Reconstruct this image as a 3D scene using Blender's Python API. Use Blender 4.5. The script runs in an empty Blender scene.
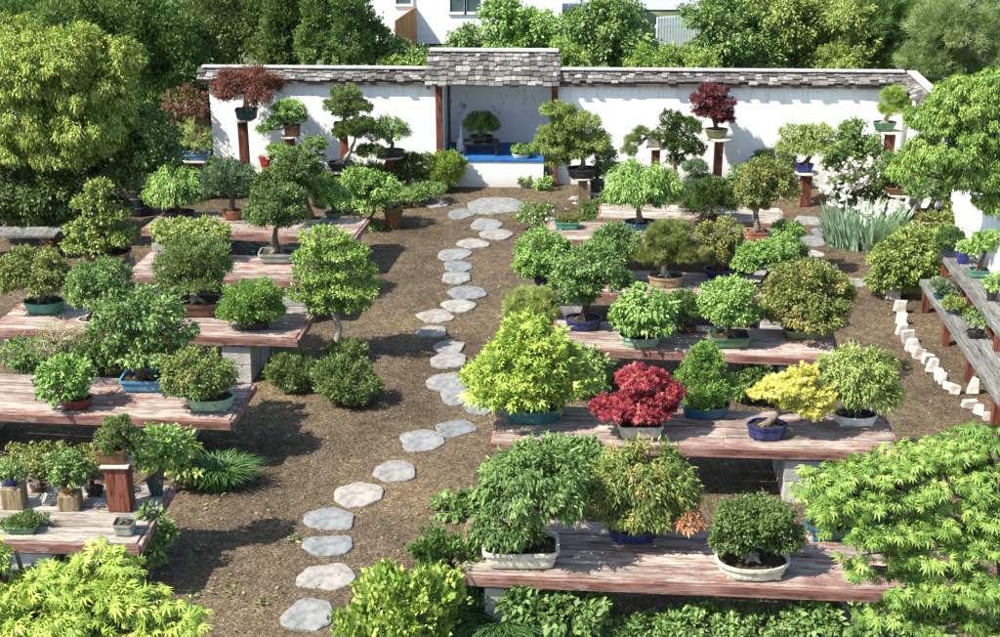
import bpy, math, random
import numpy as np
from mathutils import Vector, Matrix, noise

# ------------------------------------------------------------------ frame of reference
H = 6.5; PITCH = math.radians(20.7); F = 1400.0; CX, CY = 500.0, 318.5
FWD = np.array([0, math.cos(PITCH), -math.sin(PITCH)]); UP = np.array([0, math.sin(PITCH), math.cos(PITCH)])
CAM = np.array([0, 0, H])
def ray(u, v): return FWD + np.array([1.0, 0, 0]) * (u - CX) / F - UP * (v - CY) / F
def at_z(u, v, z=0.0): d = ray(u, v); return CAM + d * ((z - H) / d[2])
def at_y(u, v, Y): d = ray(u, v); return CAM + d * (Y / d[1])
def scl(p): return F / float(np.dot(np.array(p) - CAM, FWD))
def dep(p):
    q = np.array(p) - CAM; return math.atan2(-q[2], q[1])

SC = bpy.context.scene
COL = SC.collection
RS = np.random.RandomState(7)
random.seed(5)

# ------------------------------------------------------------------ materials
MATS = {}
def newmat(name):
    m = bpy.data.materials.new(name); m.use_nodes = True
    nt = m.node_tree; nt.nodes.clear()
    out = nt.nodes.new('ShaderNodeOutputMaterial')
    bs = nt.nodes.new('ShaderNodeBsdfPrincipled')
    nt.links.new(bs.outputs[0], out.inputs[0])
    return m, nt, bs, out
def N(nt, t, **k):
    n = nt.nodes.new(t)
    for a, b in k.items():
        if a.startswith('_'): n.inputs[a[1:].replace('_', ' ')].default_value = b
        else: setattr(n, a, b)
    return n
def ramp(nt, fac, stops, interp='LINEAR'):
    r = nt.nodes.new('ShaderNodeValToRGB'); r.color_ramp.interpolation = interp
    e = r.color_ramp.elements
    while len(e) < len(stops): e.new(0.5)
    for i, (p, c) in enumerate(stops):
        e[i].position = p; e[i].color = (c[0], c[1], c[2], 1)
    nt.links.new(fac, r.inputs[0]); return r
def mix(nt, fac, a, b, mode='MIX'):
    m = nt.nodes.new('ShaderNodeMix'); m.data_type = 'RGBA'; m.blend_type = mode
    for i, x in ((0, fac), (6, a), (7, b)):
        if isinstance(x, (int, float)): m.inputs[i].default_value = x
        elif isinstance(x, tuple): m.inputs[i].default_value = (x[0], x[1], x[2], 1)
        else: nt.links.new(x, m.inputs[i])
    return m.outputs[2]
def bump(nt, bs, h, strength, dist):
    b = N(nt, 'ShaderNodeBump'); b.inputs['Strength'].default_value = strength; b.inputs['Distance'].default_value = dist
    nt.links.new(h, b.inputs['Height']); nt.links.new(b.outputs[0], bs.inputs['Normal'])
def coords(nt, scale=(1, 1, 1), kind='Object'):
    t = N(nt, 'ShaderNodeTexCoord'); mp = N(nt, 'ShaderNodeMapping'); mp.inputs['Scale'].default_value = scale
    nt.links.new(t.outputs[kind], mp.inputs[0]); return mp.outputs[0]
def noise_t(nt, vec, s, d=4, r=0.6):
    n = N(nt, 'ShaderNodeTexNoise'); n.inputs['Scale'].default_value = s; n.inputs['Detail'].default_value = d; n.inputs['Roughness'].default_value = r
    nt.links.new(vec, n.inputs[0]); return n.outputs[0]
def tint(nt):
    a = N(nt, 'ShaderNodeAttribute', attribute_name='tint'); return a.outputs['Fac']

def leafmat(key, cols, tr=0.22, rough=0.5):
    key = 'leaf_' + key
    if key in MATS: return MATS[key]
    m, nt, bs, out = newmat(key)
    cols = [tuple(.92 * x + .08 * (c[0] * .3 + c[1] * .6 + c[2] * .1) for x in c) for c in cols]
    st = [(i / (len(cols) - 1), c) for i, c in enumerate(cols)]
    r = ramp(nt, tint(nt), st)
    nt.links.new(r.outputs[0], bs.inputs['Base Color'])
    bs.inputs['Roughness'].default_value = rough; bs.inputs['Specular IOR Level'].default_value = 0.3
    t = N(nt, 'ShaderNodeBsdfTranslucent')
    c2 = mix(nt, 1.0, r.outputs[0], (1.25, 1.2, 0.6), 'MULTIPLY'); nt.links.new(c2, t.inputs[0])
    ms = N(nt, 'ShaderNodeMixShader'); ms.inputs[0].default_value = tr
    nt.links.new(bs.outputs[0], ms.inputs[1]); nt.links.new(t.outputs[0], ms.inputs[2]); nt.links.new(ms.outputs[0], out.inputs[0])
    MATS[key] = m; return m

LEAF = {
 'mid':    [(.03,.07,.015),(.09,.17,.035),(.165,.275,.06),(.34,.45,.14)],
 'dark':   [(.025,.05,.012),(.06,.11,.02),(.11,.18,.035),(.22,.30,.08)],
 'fresh':  [(.05,.11,.012),(.13,.25,.03),(.24,.37,.05),(.44,.52,.13)],
 'maple':  [(.06,.11,.012),(.18,.28,.03),(.33,.42,.05),(.60,.54,.15)],
 'redtip': [(.04,.08,.015),(.10,.17,.03),(.18,.25,.05),(.38,.24,.09)],
 'bright': [(.05,.12,.018),(.13,.27,.04),(.24,.40,.075),(.44,.56,.17)],
 'lime':   [(.07,.15,.015),(.17,.29,.03),(.31,.43,.06),(.52,.59,.14)],
 'limey':  [(.10,.19,.02),(.24,.36,.035),(.38,.50,.06),(.58,.65,.14)],
 'yellow': [(.22,.28,.03),(.50,.49,.05),(.68,.64,.12),(.80,.76,.28)],
 'olive':  [(.06,.09,.015),(.13,.18,.03),(.21,.24,.05),(.32,.30,.09)],
 'bronze': [(.06,.09,.018),(.13,.17,.03),(.22,.25,.05),(.42,.27,.10)],
 'bronze2':[(.06,.10,.018),(.13,.20,.035),(.25,.31,.06),(.56,.29,.13)],
 'red':    [(.09,.012,.015),(.25,.02,.035),(.42,.05,.07),(.58,.20,.15)],
 'purple': [(.03,.008,.012),(.075,.012,.02),(.13,.025,.03),(.20,.06,.045)],
 'purple2':[(.04,.025,.012),(.10,.025,.02),(.17,.045,.03),(.20,.12,.04)],
 'blue':   [(.05,.09,.04),(.11,.19,.09),(.19,.29,.14),(.34,.44,.26)],
 'pine':   [(.05,.09,.02),(.13,.20,.05),(.22,.31,.09),(.38,.44,.18)],
 'pale':   [(.08,.13,.025),(.20,.28,.05),(.33,.41,.09),(.52,.55,.2)],
 'deep':   [(.02,.045,.01),(.055,.10,.018),(.11,.18,.035),(.22,.29,.07)],
 'iris':   [(.12,.22,.13),(.22,.36,.22),(.35,.50,.34),(.5,.6,.46)],
 'grass':  [(.02,.07,.015),(.05,.13,.03),(.10,.22,.05),(.2,.32,.1)],
 'flower': [(.62,.42,.5),(.78,.66,.70),(.8,.76,.78),(.82,.82,.8)],
 'rust':   [(.05,.03,.02),(.12,.05,.025),(.2,.08,.04),(.16,.12,.05)],
 'tips':   [(.2,.14,.04),(.38,.17,.07),(.48,.22,.1),(.52,.38,.15)],
 'willow': [(.06,.10,.015),(.14,.21,.035),(.25,.33,.06),(.42,.47,.12)],
}
def lm(k): return leafmat(k, LEAF[k])

def m_simple(key, col, rough=.6, spec=.4, var=.25, nscale=9, bmp=0.2, coat=0.0):
    if key in MATS: return MATS[key]
    m, nt, bs, out = newmat(key)
    v = coords(nt); n = noise_t(nt, v, nscale, 5)
    n2 = noise_t(nt, v, nscale * 7, 3)
    a = tuple(c * (1 - var) for c in col); b = tuple(min(.9, c * (1 + var)) for c in col)
    r = ramp(nt, n, [(.3, a), (.7, b)])
    nt.links.new(r.outputs[0], bs.inputs['Base Color'])
    bs.inputs['Roughness'].default_value = rough; bs.inputs['Specular IOR Level'].default_value = spec
    bs.inputs['Coat Weight'].default_value = coat
    bump(nt, bs, n2, bmp, .01)
    MATS[key] = m; return m
def glaze(key, col):   # glazed ceramic with dirt
    key = 'glaze_' + key
    if key in MATS: return MATS[key]
    m, nt, bs, out = newmat(key)
    v = coords(nt); n = noise_t(nt, v, 14, 5)
    r = ramp(nt, n, [(.35, tuple(c * .65 for c in col)), (.55, col), (.8, tuple(min(.8, c * 1.25 + .02) for c in col))])
    n2 = noise_t(nt, v, 45, 4)
    r2 = ramp(nt, n2, [(.52, (0, 0, 0)), (.72, (.85, .85, .85))])
    c = mix(nt, r2.outputs[0], r.outputs[0], (.13, .11, .08))
    nt.links.new(c, bs.inputs['Base Color']); bs.inputs['Roughness'].default_value = .42
    MATS[key] = m; return m
POTC = {'teal': (.03,.16,.16), 'tealgreen': (.06,.24,.16), 'blue': (.02,.10,.18), 'navy': (.012,.02,.10), 'skyblue': (.08,.26,.42),
        'palegreen': (.28,.42,.28), 'cream': (.62,.60,.47), 'brown': (.12,.055,.03), 'terracotta': (.33,.12,.06), 'black': (.02,.022,.025),
        'tan': (.32,.24,.13), 'green': (.07,.18,.09), 'olivegreen': (.16,.19,.08), 'maroon': (.15,.02,.02), 'red': (.28,.02,.015),
        'grey': (.28,.29,.25), 'white': (.7,.7,.66), 'darkteal': (.015,.06,.06), 'gold': (.5,.38,.04), 'cobalt': (.03,.04,.24), 'umber': (.16,.08,.03)}
def pm(k): return glaze(k, POTC[k])

def mat_ground():
    m, nt, bs, out = newmat('mulch_ground')
    v = coords(nt)
    vo = N(nt, 'ShaderNodeTexVoronoi'); vo.inputs['Scale'].default_value = 88; vo.inputs['Randomness'].default_value = 1
    n0 = N(nt, 'ShaderNodeTexNoise'); n0.inputs['Scale'].default_value = 30; nt.links.new(v, n0.inputs[0])
    wv = N(nt, 'ShaderNodeVectorMath', operation='MULTIPLY_ADD'); nt.links.new(n0.outputs[1], wv.inputs[0]); wv.inputs[1].default_value = (.03, .03, .03); nt.links.new(v, wv.inputs[2])
    nt.links.new(wv.outputs[0], vo.inputs[0])
    sp = N(nt, 'ShaderNodeSeparateColor'); nt.links.new(vo.outputs['Color'], sp.inputs[0])
    r = ramp(nt, sp.outputs[0], [(0, (.035,.026,.016)), (.28, (.097,.072,.045)), (.62, (.140,.104,.064)), (.88, (.19,.145,.092)), (.98, (.27,.21,.14))])
    big = noise_t(nt, v, .55, 5)
    r2 = ramp(nt, big, [(.33, (.62, .60, .56)), (.5, (1, 1, 1)), (.68, (1.35, 1.30, 1.2))])
    c = mix(nt, 1.0, r.outputs[0], r2.outputs[0], 'MULTIPLY')
    fine = noise_t(nt, v, 7, 6, .75)
    r3 = ramp(nt, fine, [(.42, (.7, .7, .7)), (.6, (1.15, 1.15, 1.15))])
    c = mix(nt, 1.0, c, r3.outputs[0], 'MULTIPLY')
    nt.links.new(c, bs.inputs['Base Color']); bs.inputs['Roughness'].default_value = .9; bs.inputs['Specular IOR Level'].default_value = .15
    ad = N(nt, 'ShaderNodeMath', operation='MULTIPLY_ADD'); nt.links.new(sp.outputs[1], ad.inputs[0]); ad.inputs[1].default_value = .5; nt.links.new(fine, ad.inputs[2])
    bump(nt, bs, ad.outputs[0], 1.0, .03)
    return m
def mat_lawn():
    m, nt, bs, out = newmat('back_ground')
    v = coords(nt); n = noise_t(nt, v, 1.2, 8, .7)
    r = ramp(nt, n, [(.3, (.03,.05,.015)), (.5, (.09,.13,.035)), (.7, (.22,.21,.10))])
    nt.links.new(r.outputs[0], bs.inputs['Base Color']); bs.inputs['Roughness'].default_value = .95
    bump(nt, bs, noise_t(nt, v, 25, 4), 1, .05); return m
def mat_wood(key, base, streak, dark, paint=None, pamt=.5, axis=0):
    if key in MATS: return MATS[key]
    m, nt, bs, out = newmat(key)
    s = [9.0, 9.0, 9.0]; s[axis] = .9
    v = coords(nt, tuple(s))
    # shift pattern per plank by tint
    t = tint(nt); cb = N(nt, 'ShaderNodeCombineXYZ'); mu = N(nt, 'ShaderNodeMath', operation='MULTIPLY'); nt.links.new(t, mu.inputs[0]); mu.inputs[1].default_value = 37.0
    for i in range(3): nt.links.new(mu.outputs[0], cb.inputs[i])
    ad = N(nt, 'ShaderNodeVectorMath', operation='ADD'); nt.links.new(v, ad.inputs[0]); nt.links.new(cb.outputs[0], ad.inputs[1])
    n1 = noise_t(nt, ad.outputs[0], 2.2, 8, .72); n2 = noise_t(nt, ad.outputs[0], 6.5, 6, .7)
    r = ramp(nt, n1, [(.34, dark), (.46, base), (.62, streak)])
    c = r.outputs[0]
    if paint:
        v3 = coords(nt, tuple(2.0 if i != axis else .8 for i in range(3)))
        ad3 = N(nt, 'ShaderNodeVectorMath', operation='ADD'); nt.links.new(v3, ad3.inputs[0]); nt.links.new(cb.outputs[0], ad3.inputs[1])
        n3 = noise_t(nt, ad3.outputs[0], 2.0, 9, .78)
        r3 = ramp(nt, n3, [(.5 + .2 * (.5 - pamt), (0, 0, 0)), (.58 + .2 * (.5 - pamt), (1, 1, 1))])
        c = mix(nt, r3.outputs[0], c, paint)
    r4 = ramp(nt, n2, [(.36, (.22, .18, .16)), (.48, (1, 1, 1))])
    c = mix(nt, .85, c, r4.outputs[0], 'MULTIPLY')
    br = N(nt, 'ShaderNodeMapRange'); nt.links.new(t, br.inputs[0]); br.inputs[3].default_value = .74; br.inputs[4].default_value = 1.18
    c = mix(nt, 1.0, c, br.outputs[0], 'MULTIPLY')
    nt.links.new(c, bs.inputs['Base Color']); bs.inputs['Roughness'].default_value = .85; bs.inputs['Specular IOR Level'].default_value = .2
    bump(nt, bs, n2, .7, .008)
    MATS[key] = m; return m
def mat_stucco():
    m, nt, bs, out = newmat('white_stucco')
    v = coords(nt)
    n = noise_t(nt, v, 1.6, 8, .75); n2 = noise_t(nt, v, 9, 7, .8); n3 = noise_t(nt, v, 40, 4)
    r = ramp(nt, n, [(.3, (.70,.70,.67)), (.5, (.84,.84,.81)), (.7, (.87,.86,.83))])
    r2 = ramp(nt, n2, [(.64, (0, 0, 0)), (.72, (.75, .75, .75))])
    c = mix(nt, r2.outputs[0], r.outputs[0], (.30,.29,.26))
    vd = coords(nt, (5, 5, .5)); nd = noise_t(nt, vd, 2.2, 6, .7); rd = ramp(nt, nd, [(.52, (0, 0, 0)), (.66, (.55, .55, .55))])
    sz = N(nt, 'ShaderNodeSeparateXYZ'); tz = N(nt, 'ShaderNodeTexCoord'); nt.links.new(tz.outputs['Object'], sz.inputs[0])
    mz = N(nt, 'ShaderNodeMapRange'); nt.links.new(sz.outputs[2], mz.inputs[0]); mz.inputs[1].default_value = .9; mz.inputs[2].default_value = 1.75; mz.inputs[3].default_value = .1; mz.inputs[4].default_value = .9
    fd = mix(nt, 1.0, rd.outputs[0], mz.outputs[0], 'MULTIPLY'); c = mix(nt, fd, c, (.38,.37,.33))
    # grime near the foot of the wall
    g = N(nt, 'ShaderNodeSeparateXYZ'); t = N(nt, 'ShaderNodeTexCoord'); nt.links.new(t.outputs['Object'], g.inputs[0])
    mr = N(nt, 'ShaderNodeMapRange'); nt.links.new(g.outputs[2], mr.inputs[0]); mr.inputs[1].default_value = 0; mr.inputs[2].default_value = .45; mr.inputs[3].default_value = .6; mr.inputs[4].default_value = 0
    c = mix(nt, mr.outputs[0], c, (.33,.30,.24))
    nt.links.new(c, bs.inputs['Base Color']); bs.inputs['Roughness'].default_value = .9
    bump(nt, bs, n3, .5, .01); return m
def mat_marble():
    m, nt, bs, out = newmat('niche_plaster')
    v = coords(nt, (1, 1, 1.3)); n = noise_t(nt, v, 1.3, 9, .7)
    r = ramp(nt, n, [(.25, (.6,.6,.6)), (.36, (.80,.80,.80)), (.6, (.87,.87,.86))])
    w = N(nt, 'ShaderNodeTexWave'); w.inputs['Scale'].default_value = .9; w.inputs['Distortion'].default_value = 14; w.inputs['Detail'].default_value = 6; w.inputs['Detail Scale'].default_value = 2.2
    nt.links.new(v, w.inputs[0])
    r2 = ramp(nt, w.outputs[0], [(0, (.8, .8, .8)), (.035, (0, 0, 0))])
    n5 = noise_t(nt, v, 3.3, 3); r5 = ramp(nt, n5, [(.5, (0, 0, 0)), (.62, (1, 1, 1))])
    mk = mix(nt, 1.0, r2.outputs[0], r5.outputs[0], 'MULTIPLY')
    c = mix(nt, mk, r.outputs[0], (.12,.12,.11))
    nt.links.new(c, bs.inputs['Base Color']); bs.inputs['Roughness'].default_value = .8; return m
def mat_tint(key, cols, rough=.85, nsc=20, bmp=.6, stretch=(1, 1, 1)):
    if key in MATS: return MATS[key]
    m, nt, bs, out = newmat(key)
    r = ramp(nt, tint(nt), [(i / (len(cols) - 1), c) for i, c in enumerate(cols)])
    v = coords(nt, stretch); n = noise_t(nt, v, nsc, 6, .7)
    r2 = ramp(nt, n, [(.35, (.6, .6, .6)), (.6, (1.1, 1.1, 1.1))])
    c = mix(nt, 1.0, r.outputs[0], r2.outputs[0], 'MULTIPLY')
    nt.links.new(c, bs.inputs['Base Color']); bs.inputs['Roughness'].default_value = rough; bs.inputs['Specular IOR Level'].default_value = .25
    bump(nt, bs, n, bmp, .01)
    MATS[key] = m; return m

M_GROUND = mat_ground(); M_STUCCO = mat_stucco(); M_NICHE = mat_marble()
M_TOP = mat_wood('bench_top', (.29,.235,.195), (.46,.395,.335), (.09,.062,.05), (.25,.135,.11), .50)
M_TOPOLD = mat_wood('bench_top_grey', (.32,.285,.235), (.48,.44,.37), (.10,.08,.06), (.22,.135,.11), .38)
M_TRIM = mat_wood('redwood_trim', (.20,.095,.07), (.34,.22,.18), (.07,.032,.025), (.38,.31,.27), .42)
M_POST = mat_wood('redwood_post', (.13,.04,.025), (.21,.08,.05), (.045,.015,.01), (.26,.16,.11), .2, axis=2)
M_LOG = mat_wood('weathered_post', (.20,.145,.08), (.32,.25,.15), (.08,.055,.03), None, axis=2)
M_GREYWOOD = mat_wood('grey_plank', (.15,.15,.135), (.25,.25,.23), (.06,.055,.05), None, axis=1)
M_BLOCK = m_simple('concrete_block', (.36,.34,.31), .95, .2, .3, 6, .8)
M_SHINGLE = mat_tint('shingle', [(.06,.055,.05),(.12,.112,.10),(.19,.18,.162),(.30,.285,.26)], nsc=8, bmp=1, stretch=(9, 1.5, 1.5))
M_STONE = mat_tint('flagstone', [(.17,.18,.18),(.22,.225,.215),(.25,.235,.21),(.31,.285,.25)], nsc=11, bmp=1)
M_WHITESTONE = mat_tint('white_stone', [(.34,.30,.26),(.48,.44,.39),(.62,.58,.52)], nsc=18, bmp=.8)
M_BARK = mat_tint('bark', [(.05,.035,.025),(.12,.09,.065),(.22,.18,.14)], nsc=30, bmp=1, stretch=(1, 1, .35))
M_BARKPALE = mat_tint('bark_pale', [(.2,.17,.13),(.32,.28,.22),(.45,.41,.35)], nsc=30, bmp=1, stretch=(1, 1, .35))
M_SOIL = m_simple('potting_soil', (.05,.04,.022), .95, .1, .8, 30, 1)
M_PLATE = m_simple('plate_board', (.52,.45,.36), .8, .2, .3, 12, .5)
M_BLUEDECK = m_simple('blue_deck_paint', (.015,.10,.28), .6, .3, .35, 5, .3)
M_BLACKWOOD = m_simple('black_lacquer', (.018,.017,.02), .45, .5, .2, 5, .1)
M_CERAMICW = m_simple('white_ceramic', (.8,.8,.78), .4, .5, .04, 5, .05)
M_SIDING = m_simple('white_siding', (.80,.81,.82), .7, .3, .04, 3, .1)
M_GLASSDARK = m_simple('window_glass', (.06,.10,.11), .12, .7, .3, 3, .02)
M_ROCK = m_simple('grey_rock', (.33,.32,.29), .9, .2, .45, 9, 1)
M_HOSE = m_simple('green_hose', (.02,.13,.09), .4, .5, .2, 9, .1)
M_BLACKPL = m_simple('black_plastic', (.02,.021,.022), .5, .4, .4, 6, .3)
M_STREET = m_simple('street_asphalt', (.30,.31,.34), .9, .2, .12, 3, .5)
M_FENCEO = mat_wood('fence_orange', (.42,.20,.08), (.55,.30,.14), (.2,.09,.04), None, axis=2)

# ------------------------------------------------------------------ object helpers
def tag(o, label=None, cat=None, group=None, kind=None):
    if label: o['label'] = label
    if cat: o['category'] = cat
    if group: o['group'] = group
    if kind: o['kind'] = kind
    return o
def empty(name, loc, label, cat, group=None, rz=0.0):
    o = bpy.data.objects.new(name, None); COL.objects.link(o); o.location = tuple(float(x) for x in loc); o.rotation_euler = (0, 0, rz)
    o.empty_display_size = .1
    return tag(o, label, cat, group)
def link(name, me, mat, parent=None, loc=None):
    o = bpy.data.objects.new(name, me); COL.objects.link(o)
    if mat is not None: me.materials.append(mat)
    if parent is not None: o.parent = parent
    if loc is not None: o.location = tuple(float(x) for x in loc)
    return o
def npmesh(name, V, quads, T=None, smooth=False):
    me = bpy.data.meshes.new(name); n = len(V); k = len(quads); w = quads.shape[1]
    me.vertices.add(n); me.vertices.foreach_set('co', V.astype(np.float32).ravel())
    me.loops.add(k * w); me.loops.foreach_set('vertex_index', quads.astype(np.int32).ravel())
    me.polygons.add(k); me.polygons.foreach_set('loop_start', np.arange(0, k * w, w, dtype=np.int32))
    if T is not None:
        a = me.attributes.new('tint', 'FLOAT', 'FACE'); a.data.foreach_set('value', T.astype(np.float32))
    me.update(calc_edges=True)
    return me

class MB:
    def __init__(s): s.v = []; s.f = []; s.t = []
    def add(s, vs, fs, t=.5):
        b = len(s.v); s.v += [tuple(float(c) for c in p) for p in vs]; s.f += [tuple(b + i for i in f) for f in fs]
        s.t += [t] * len(fs) if not isinstance(t, list) else t
    def box(s, c, d, rot=None, t=.5, taper=1.0, jit=0):
        x, y, z = (q / 2 for q in d); vs = []
        for k, sz in ((1, -z), (taper, z)):
            for sx, sy in ((-x, -y), (x, -y), (x, y), (-x, y)):
                p = Vector((sx * k, sy * k, sz))
                if jit: p += Vector((random.uniform(-jit, jit), random.uniform(-jit, jit), random.uniform(-jit, jit)))
                if rot is not None: p = rot @ p
                vs.append(p + Vector(c))
        s.add(vs, [(0, 3, 2, 1), (4, 5, 6, 7), (0, 1, 5, 4), (1, 2, 6, 5), (2, 3, 7, 6), (3, 0, 4, 7)], t)
    def tube(s, pts, rad, n=7, t=.5, cap=True):
        pts = [Vector(tuple(float(c) for c in p)) for p in pts]; b = []; vs = []
        for i, p in enumerate(pts):
            d = (pts[min(i + 1, len(pts) - 1)] - pts[max(i - 1, 0)]).normalized()
            a = d.cross(Vector((.3, .9, .1))).normalized(); c = d.cross(a)
            for j in range(n):
                th = 2 * math.pi * j / n
                vs.append(p + (a * math.cos(th) + c * math.sin(th)) * rad[i])
        fs = []
        for i in range(len(pts) - 1):
            for j in range(n):
                j2 = (j + 1) % n; fs.append((i * n + j, i * n + j2, (i + 1) * n + j2, (i + 1) * n + j))
        if cap: fs += [tuple(range(n))[::-1], tuple((len(pts) - 1) * n + j for j in range(n))]
        s.add(vs, fs, t)
    def superlathe(s, prof, a, b, e, n=32, t=.5, capb=True, capt=False, wob=0):
        vs = []
        for k, z in prof:
            for j in range(n):
                th = 2 * math.pi * (j + .5) / n; c, q = math.cos(th), math.sin(th)
                w = 1 + wob * math.cos(6 * th)
                vs.append((a * k * w * math.copysign(abs(c) ** (2 / e), c), b * k * w * math.copysign(abs(q) ** (2 / e), q), z))
        fs = []
        for i in range(len(prof) - 1):
            for j in range(n):
                j2 = (j + 1) % n; fs.append((i * n + j, i * n + j2, (i + 1) * n + j2, (i + 1) * n + j))
        if capb: fs.append(tuple(range(n))[::-1])
        if capt: fs.append(tuple((len(prof) - 1) * n + j for j in range(n)))
        s.add(vs, fs, t)
    def build(s, name, mat, parent=None, loc=None, smooth=False, bevel=0):
        me = bpy.data.meshes.new(name); me.from_pydata(s.v, [], s.f)
        a = me.attributes.new('tint', 'FLOAT', 'FACE'); a.data.foreach_set('value', np.array(s.t, dtype=np.float32))
        if smooth: me.polygons.foreach_set('use_smooth', [True] * len(me.polygons))
        me.update()
        o = link(name, me, mat, parent, loc)
        if bevel:
            m = o.modifiers.new('bevel', 'BEVEL'); m.width = bevel; m.segments = 1; m.limit_method = 'ANGLE'
        return o

# ------------------------------------------------------------------ foliage
def lobes(angs, lens, w, droop=.12):
    V = []; Q = []
    for a, L in zip(angs, lens):
        a = math.radians(a); d = np.array([math.sin(a), math.cos(a)]); p = np.array([d[1], -d[0]])
        b = len(V)
        for q, z in ((d * 0, 0), (d * L * .5 + p * w * L, -.02), (d * L, -droop), (d * L * .5 - p * w * L, .02)):
            V.append((q[0], q[1], z))
        Q.append((b, b + 1, b + 2, b + 3))
    return np.array(V, float), np.array(Q)
TPL = {
 'oval': (np.array([(0,0,0),(.28,.45,.07),(0,1,-.12),(-.28,.45,.07)], float), np.array([(0,1,2,3)]), .28),
 'lance': (np.array([(0,0,0),(.15,.4,.04),(0,1,-.18),(-.15,.4,.04)], float), np.array([(0,1,2,3)]), .15),
 'needle': (np.array([(-.03,0,0),(.03,0,0),(.012,1,0),(-.012,1,0), (-.03,0,0),(.03,0,0),(.4,.85,.1),(.36,.88,.1), (-.03,0,0),(.03,0,0),(-.36,.88,-.1),(-.4,.85,-.1)], float), np.array([(0,1,2,3),(4,5,6,7),(8,9,10,11)]), .13),
 'scale': (np.array([(0,0,0),(.2,.5,.1),(0,.9,0),(-.2,.5,-.1), (0,.1,.0),(.1,.5,.3),(0,1,.35),(-.1,.5,.1)], float), np.array([(0,1,2,3),(4,5,6,7)]), .24),
}
for nm, (an, ln, w) in {'star': ((-105,-50,0,50,105), (.55,.85,1,.85,.55), .15), 'lace': ((-100,-66,-34,0,30,62,98), (.42,.72,.95,1.05,.9,.76,.45), .11)}.items():
    V, Q = lobes(an, ln, w, .2 if nm == 'star' else .38); TPL[nm] = (V, Q, .42 if nm == 'star' else .38)

def nrm(a): return a / np.maximum(np.linalg.norm(a, axis=-1, keepdims=True), 1e-9)
def leaves_mesh(name, P, Tp, Nn, S, tn, kind):
    V0, Q0, _ = TPL[kind]
    Tp = nrm(Tp); B = nrm(np.cross(Tp, Nn)); Nn = np.cross(B, Tp)
    V = P[:, None, :] + S[:, None, None] * (V0[None, :, 0:1] * B[:, None, :] + V0[None, :, 1:2] * Tp[:, None, :] + V0[None, :, 2:3] * Nn[:, None, :])
    n = len(P); k = len(V0)
    Q = (Q0[None] + (np.arange(n) * k)[:, None, None]).reshape(-1, 4)
    return npmesh(name, V.reshape(-1, 3), Q, np.repeat(np.clip(tn, 0, 1), len(Q0)))
def scatter(pads, kind, leaf, dens, rng, droop=.3, clump=.30, flat=.55, rough=.05, bottom=-.55):
    Ps = []; Ts = []; Ns = []; Ss = []; tn = []
    for (cx, cy, cz, rx, ry, rz) in pads:
        c = np.array([cx, cy, cz]); r = np.array([rx, ry, rz]); pw = 1.6
        area = 4 * math.pi * (((rx * ry) ** pw + (rx * rz) ** pw + (ry * rz) ** pw) / 3) ** (1 / pw)
        leaf_ = leaf * .72; n = int(1.5 * dens * area / (leaf_ * leaf_ * TPL[kind][2])) + 12
        cl = max(clump * (rx * ry * rz) ** (1 / 3), leaf * .9)
        M = max(7, int(1.7 * area / (cl * cl * 4)))
        d = nrm(rng.normal(size=(M * 3, 3))); d = d[d[:, 2] > bottom][:M]; M = len(d)
        R = 1 + rough * rng.normal(size=M); ct = rng.rand(M)
        idx = rng.randint(0, M, n)
        off = rng.normal(size=(n, 3)) * cl * .34
        K = int(rng.randint(9, 15)); lb = nrm(rng.normal(size=(K * 2, 3)) + np.array([0, 0, .5]))[:K]
        dl = nrm(d[idx] + rng.normal(size=(n, 3)) * .1); ca = (dl @ lb.T).max(axis=1); lobe = 1.07 - .22 * np.clip(np.arccos(np.clip(ca, -1, 1)) / .62, 0, 1.15) ** 2
        inner = rng.rand(n) < .22
        f = np.where(inner, rng.uniform(.3, .9, n), .95 * R[idx] * lobe)
        q = d[idx] * r * f[:, None]
        q[:, 2] = np.where(q[:, 2] < 0, q[:, 2] * flat, q[:, 2])
        q = q + off * np.minimum(1, r / cl * .8)
        out = nrm(q / (r * r))
        Ps.append(c + q)
        rnd = rng.normal(size=(n, 3))
        dv = np.array([0, 0, -1.0])
        if kind in ('needle', 'scale'):
            Ts.append(out * (1.0 if kind == 'needle' else .6) + np.array([0, 0, .3]) + rnd * .5)
            Ns.append(out + np.array([-.2, -.2, .7]) + rng.normal(size=(n, 3)) * .5)
        else:
            Ts.append(out * .8 + dv * droop + rnd * .45)
            Ns.append(out * .55 + np.array([-.15, -.12, .8]) + rng.normal(size=(n, 3)) * .38)
        Ss.append(leaf_ * rng.uniform(.65, 1.25, n))
        tn.append(.46 * ct[idx] + .46 * rng.rand(n) + .12 * rng.rand())
    return [np.concatenate(x) for x in (Ps, Ts, Ns, Ss, tn)]
def foliage(name, pads, kind, leaf, dens, pal, parent, rng, **k):
    me = leaves_mesh(name, *scatter(pads, kind, leaf, dens, rng, **k), kind)
    return link(name, me, lm(pal), parent)
def pads_px(lst, Y, base, sink=1.06):
    out = []
    for p in lst:
        cu, cv, ru, rv = p[:4]; dy = p[4] if len(p) > 4 else 0
        c = at_y(cu, cv, Y + dy); s = scl(c); th = dep(c)
        rx = ru / s * sink; ry = rx * .88; rr = rv / s * sink
        rz = math.sqrt(max(rr * rr - (ry * math.sin(th)) ** 2, (.5 * rr) ** 2)) / math.cos(th)
        out.append((c[0] - base[0], c[1] - base[1], c[2] - base[2], rx, ry, rz))
    return out
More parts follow.
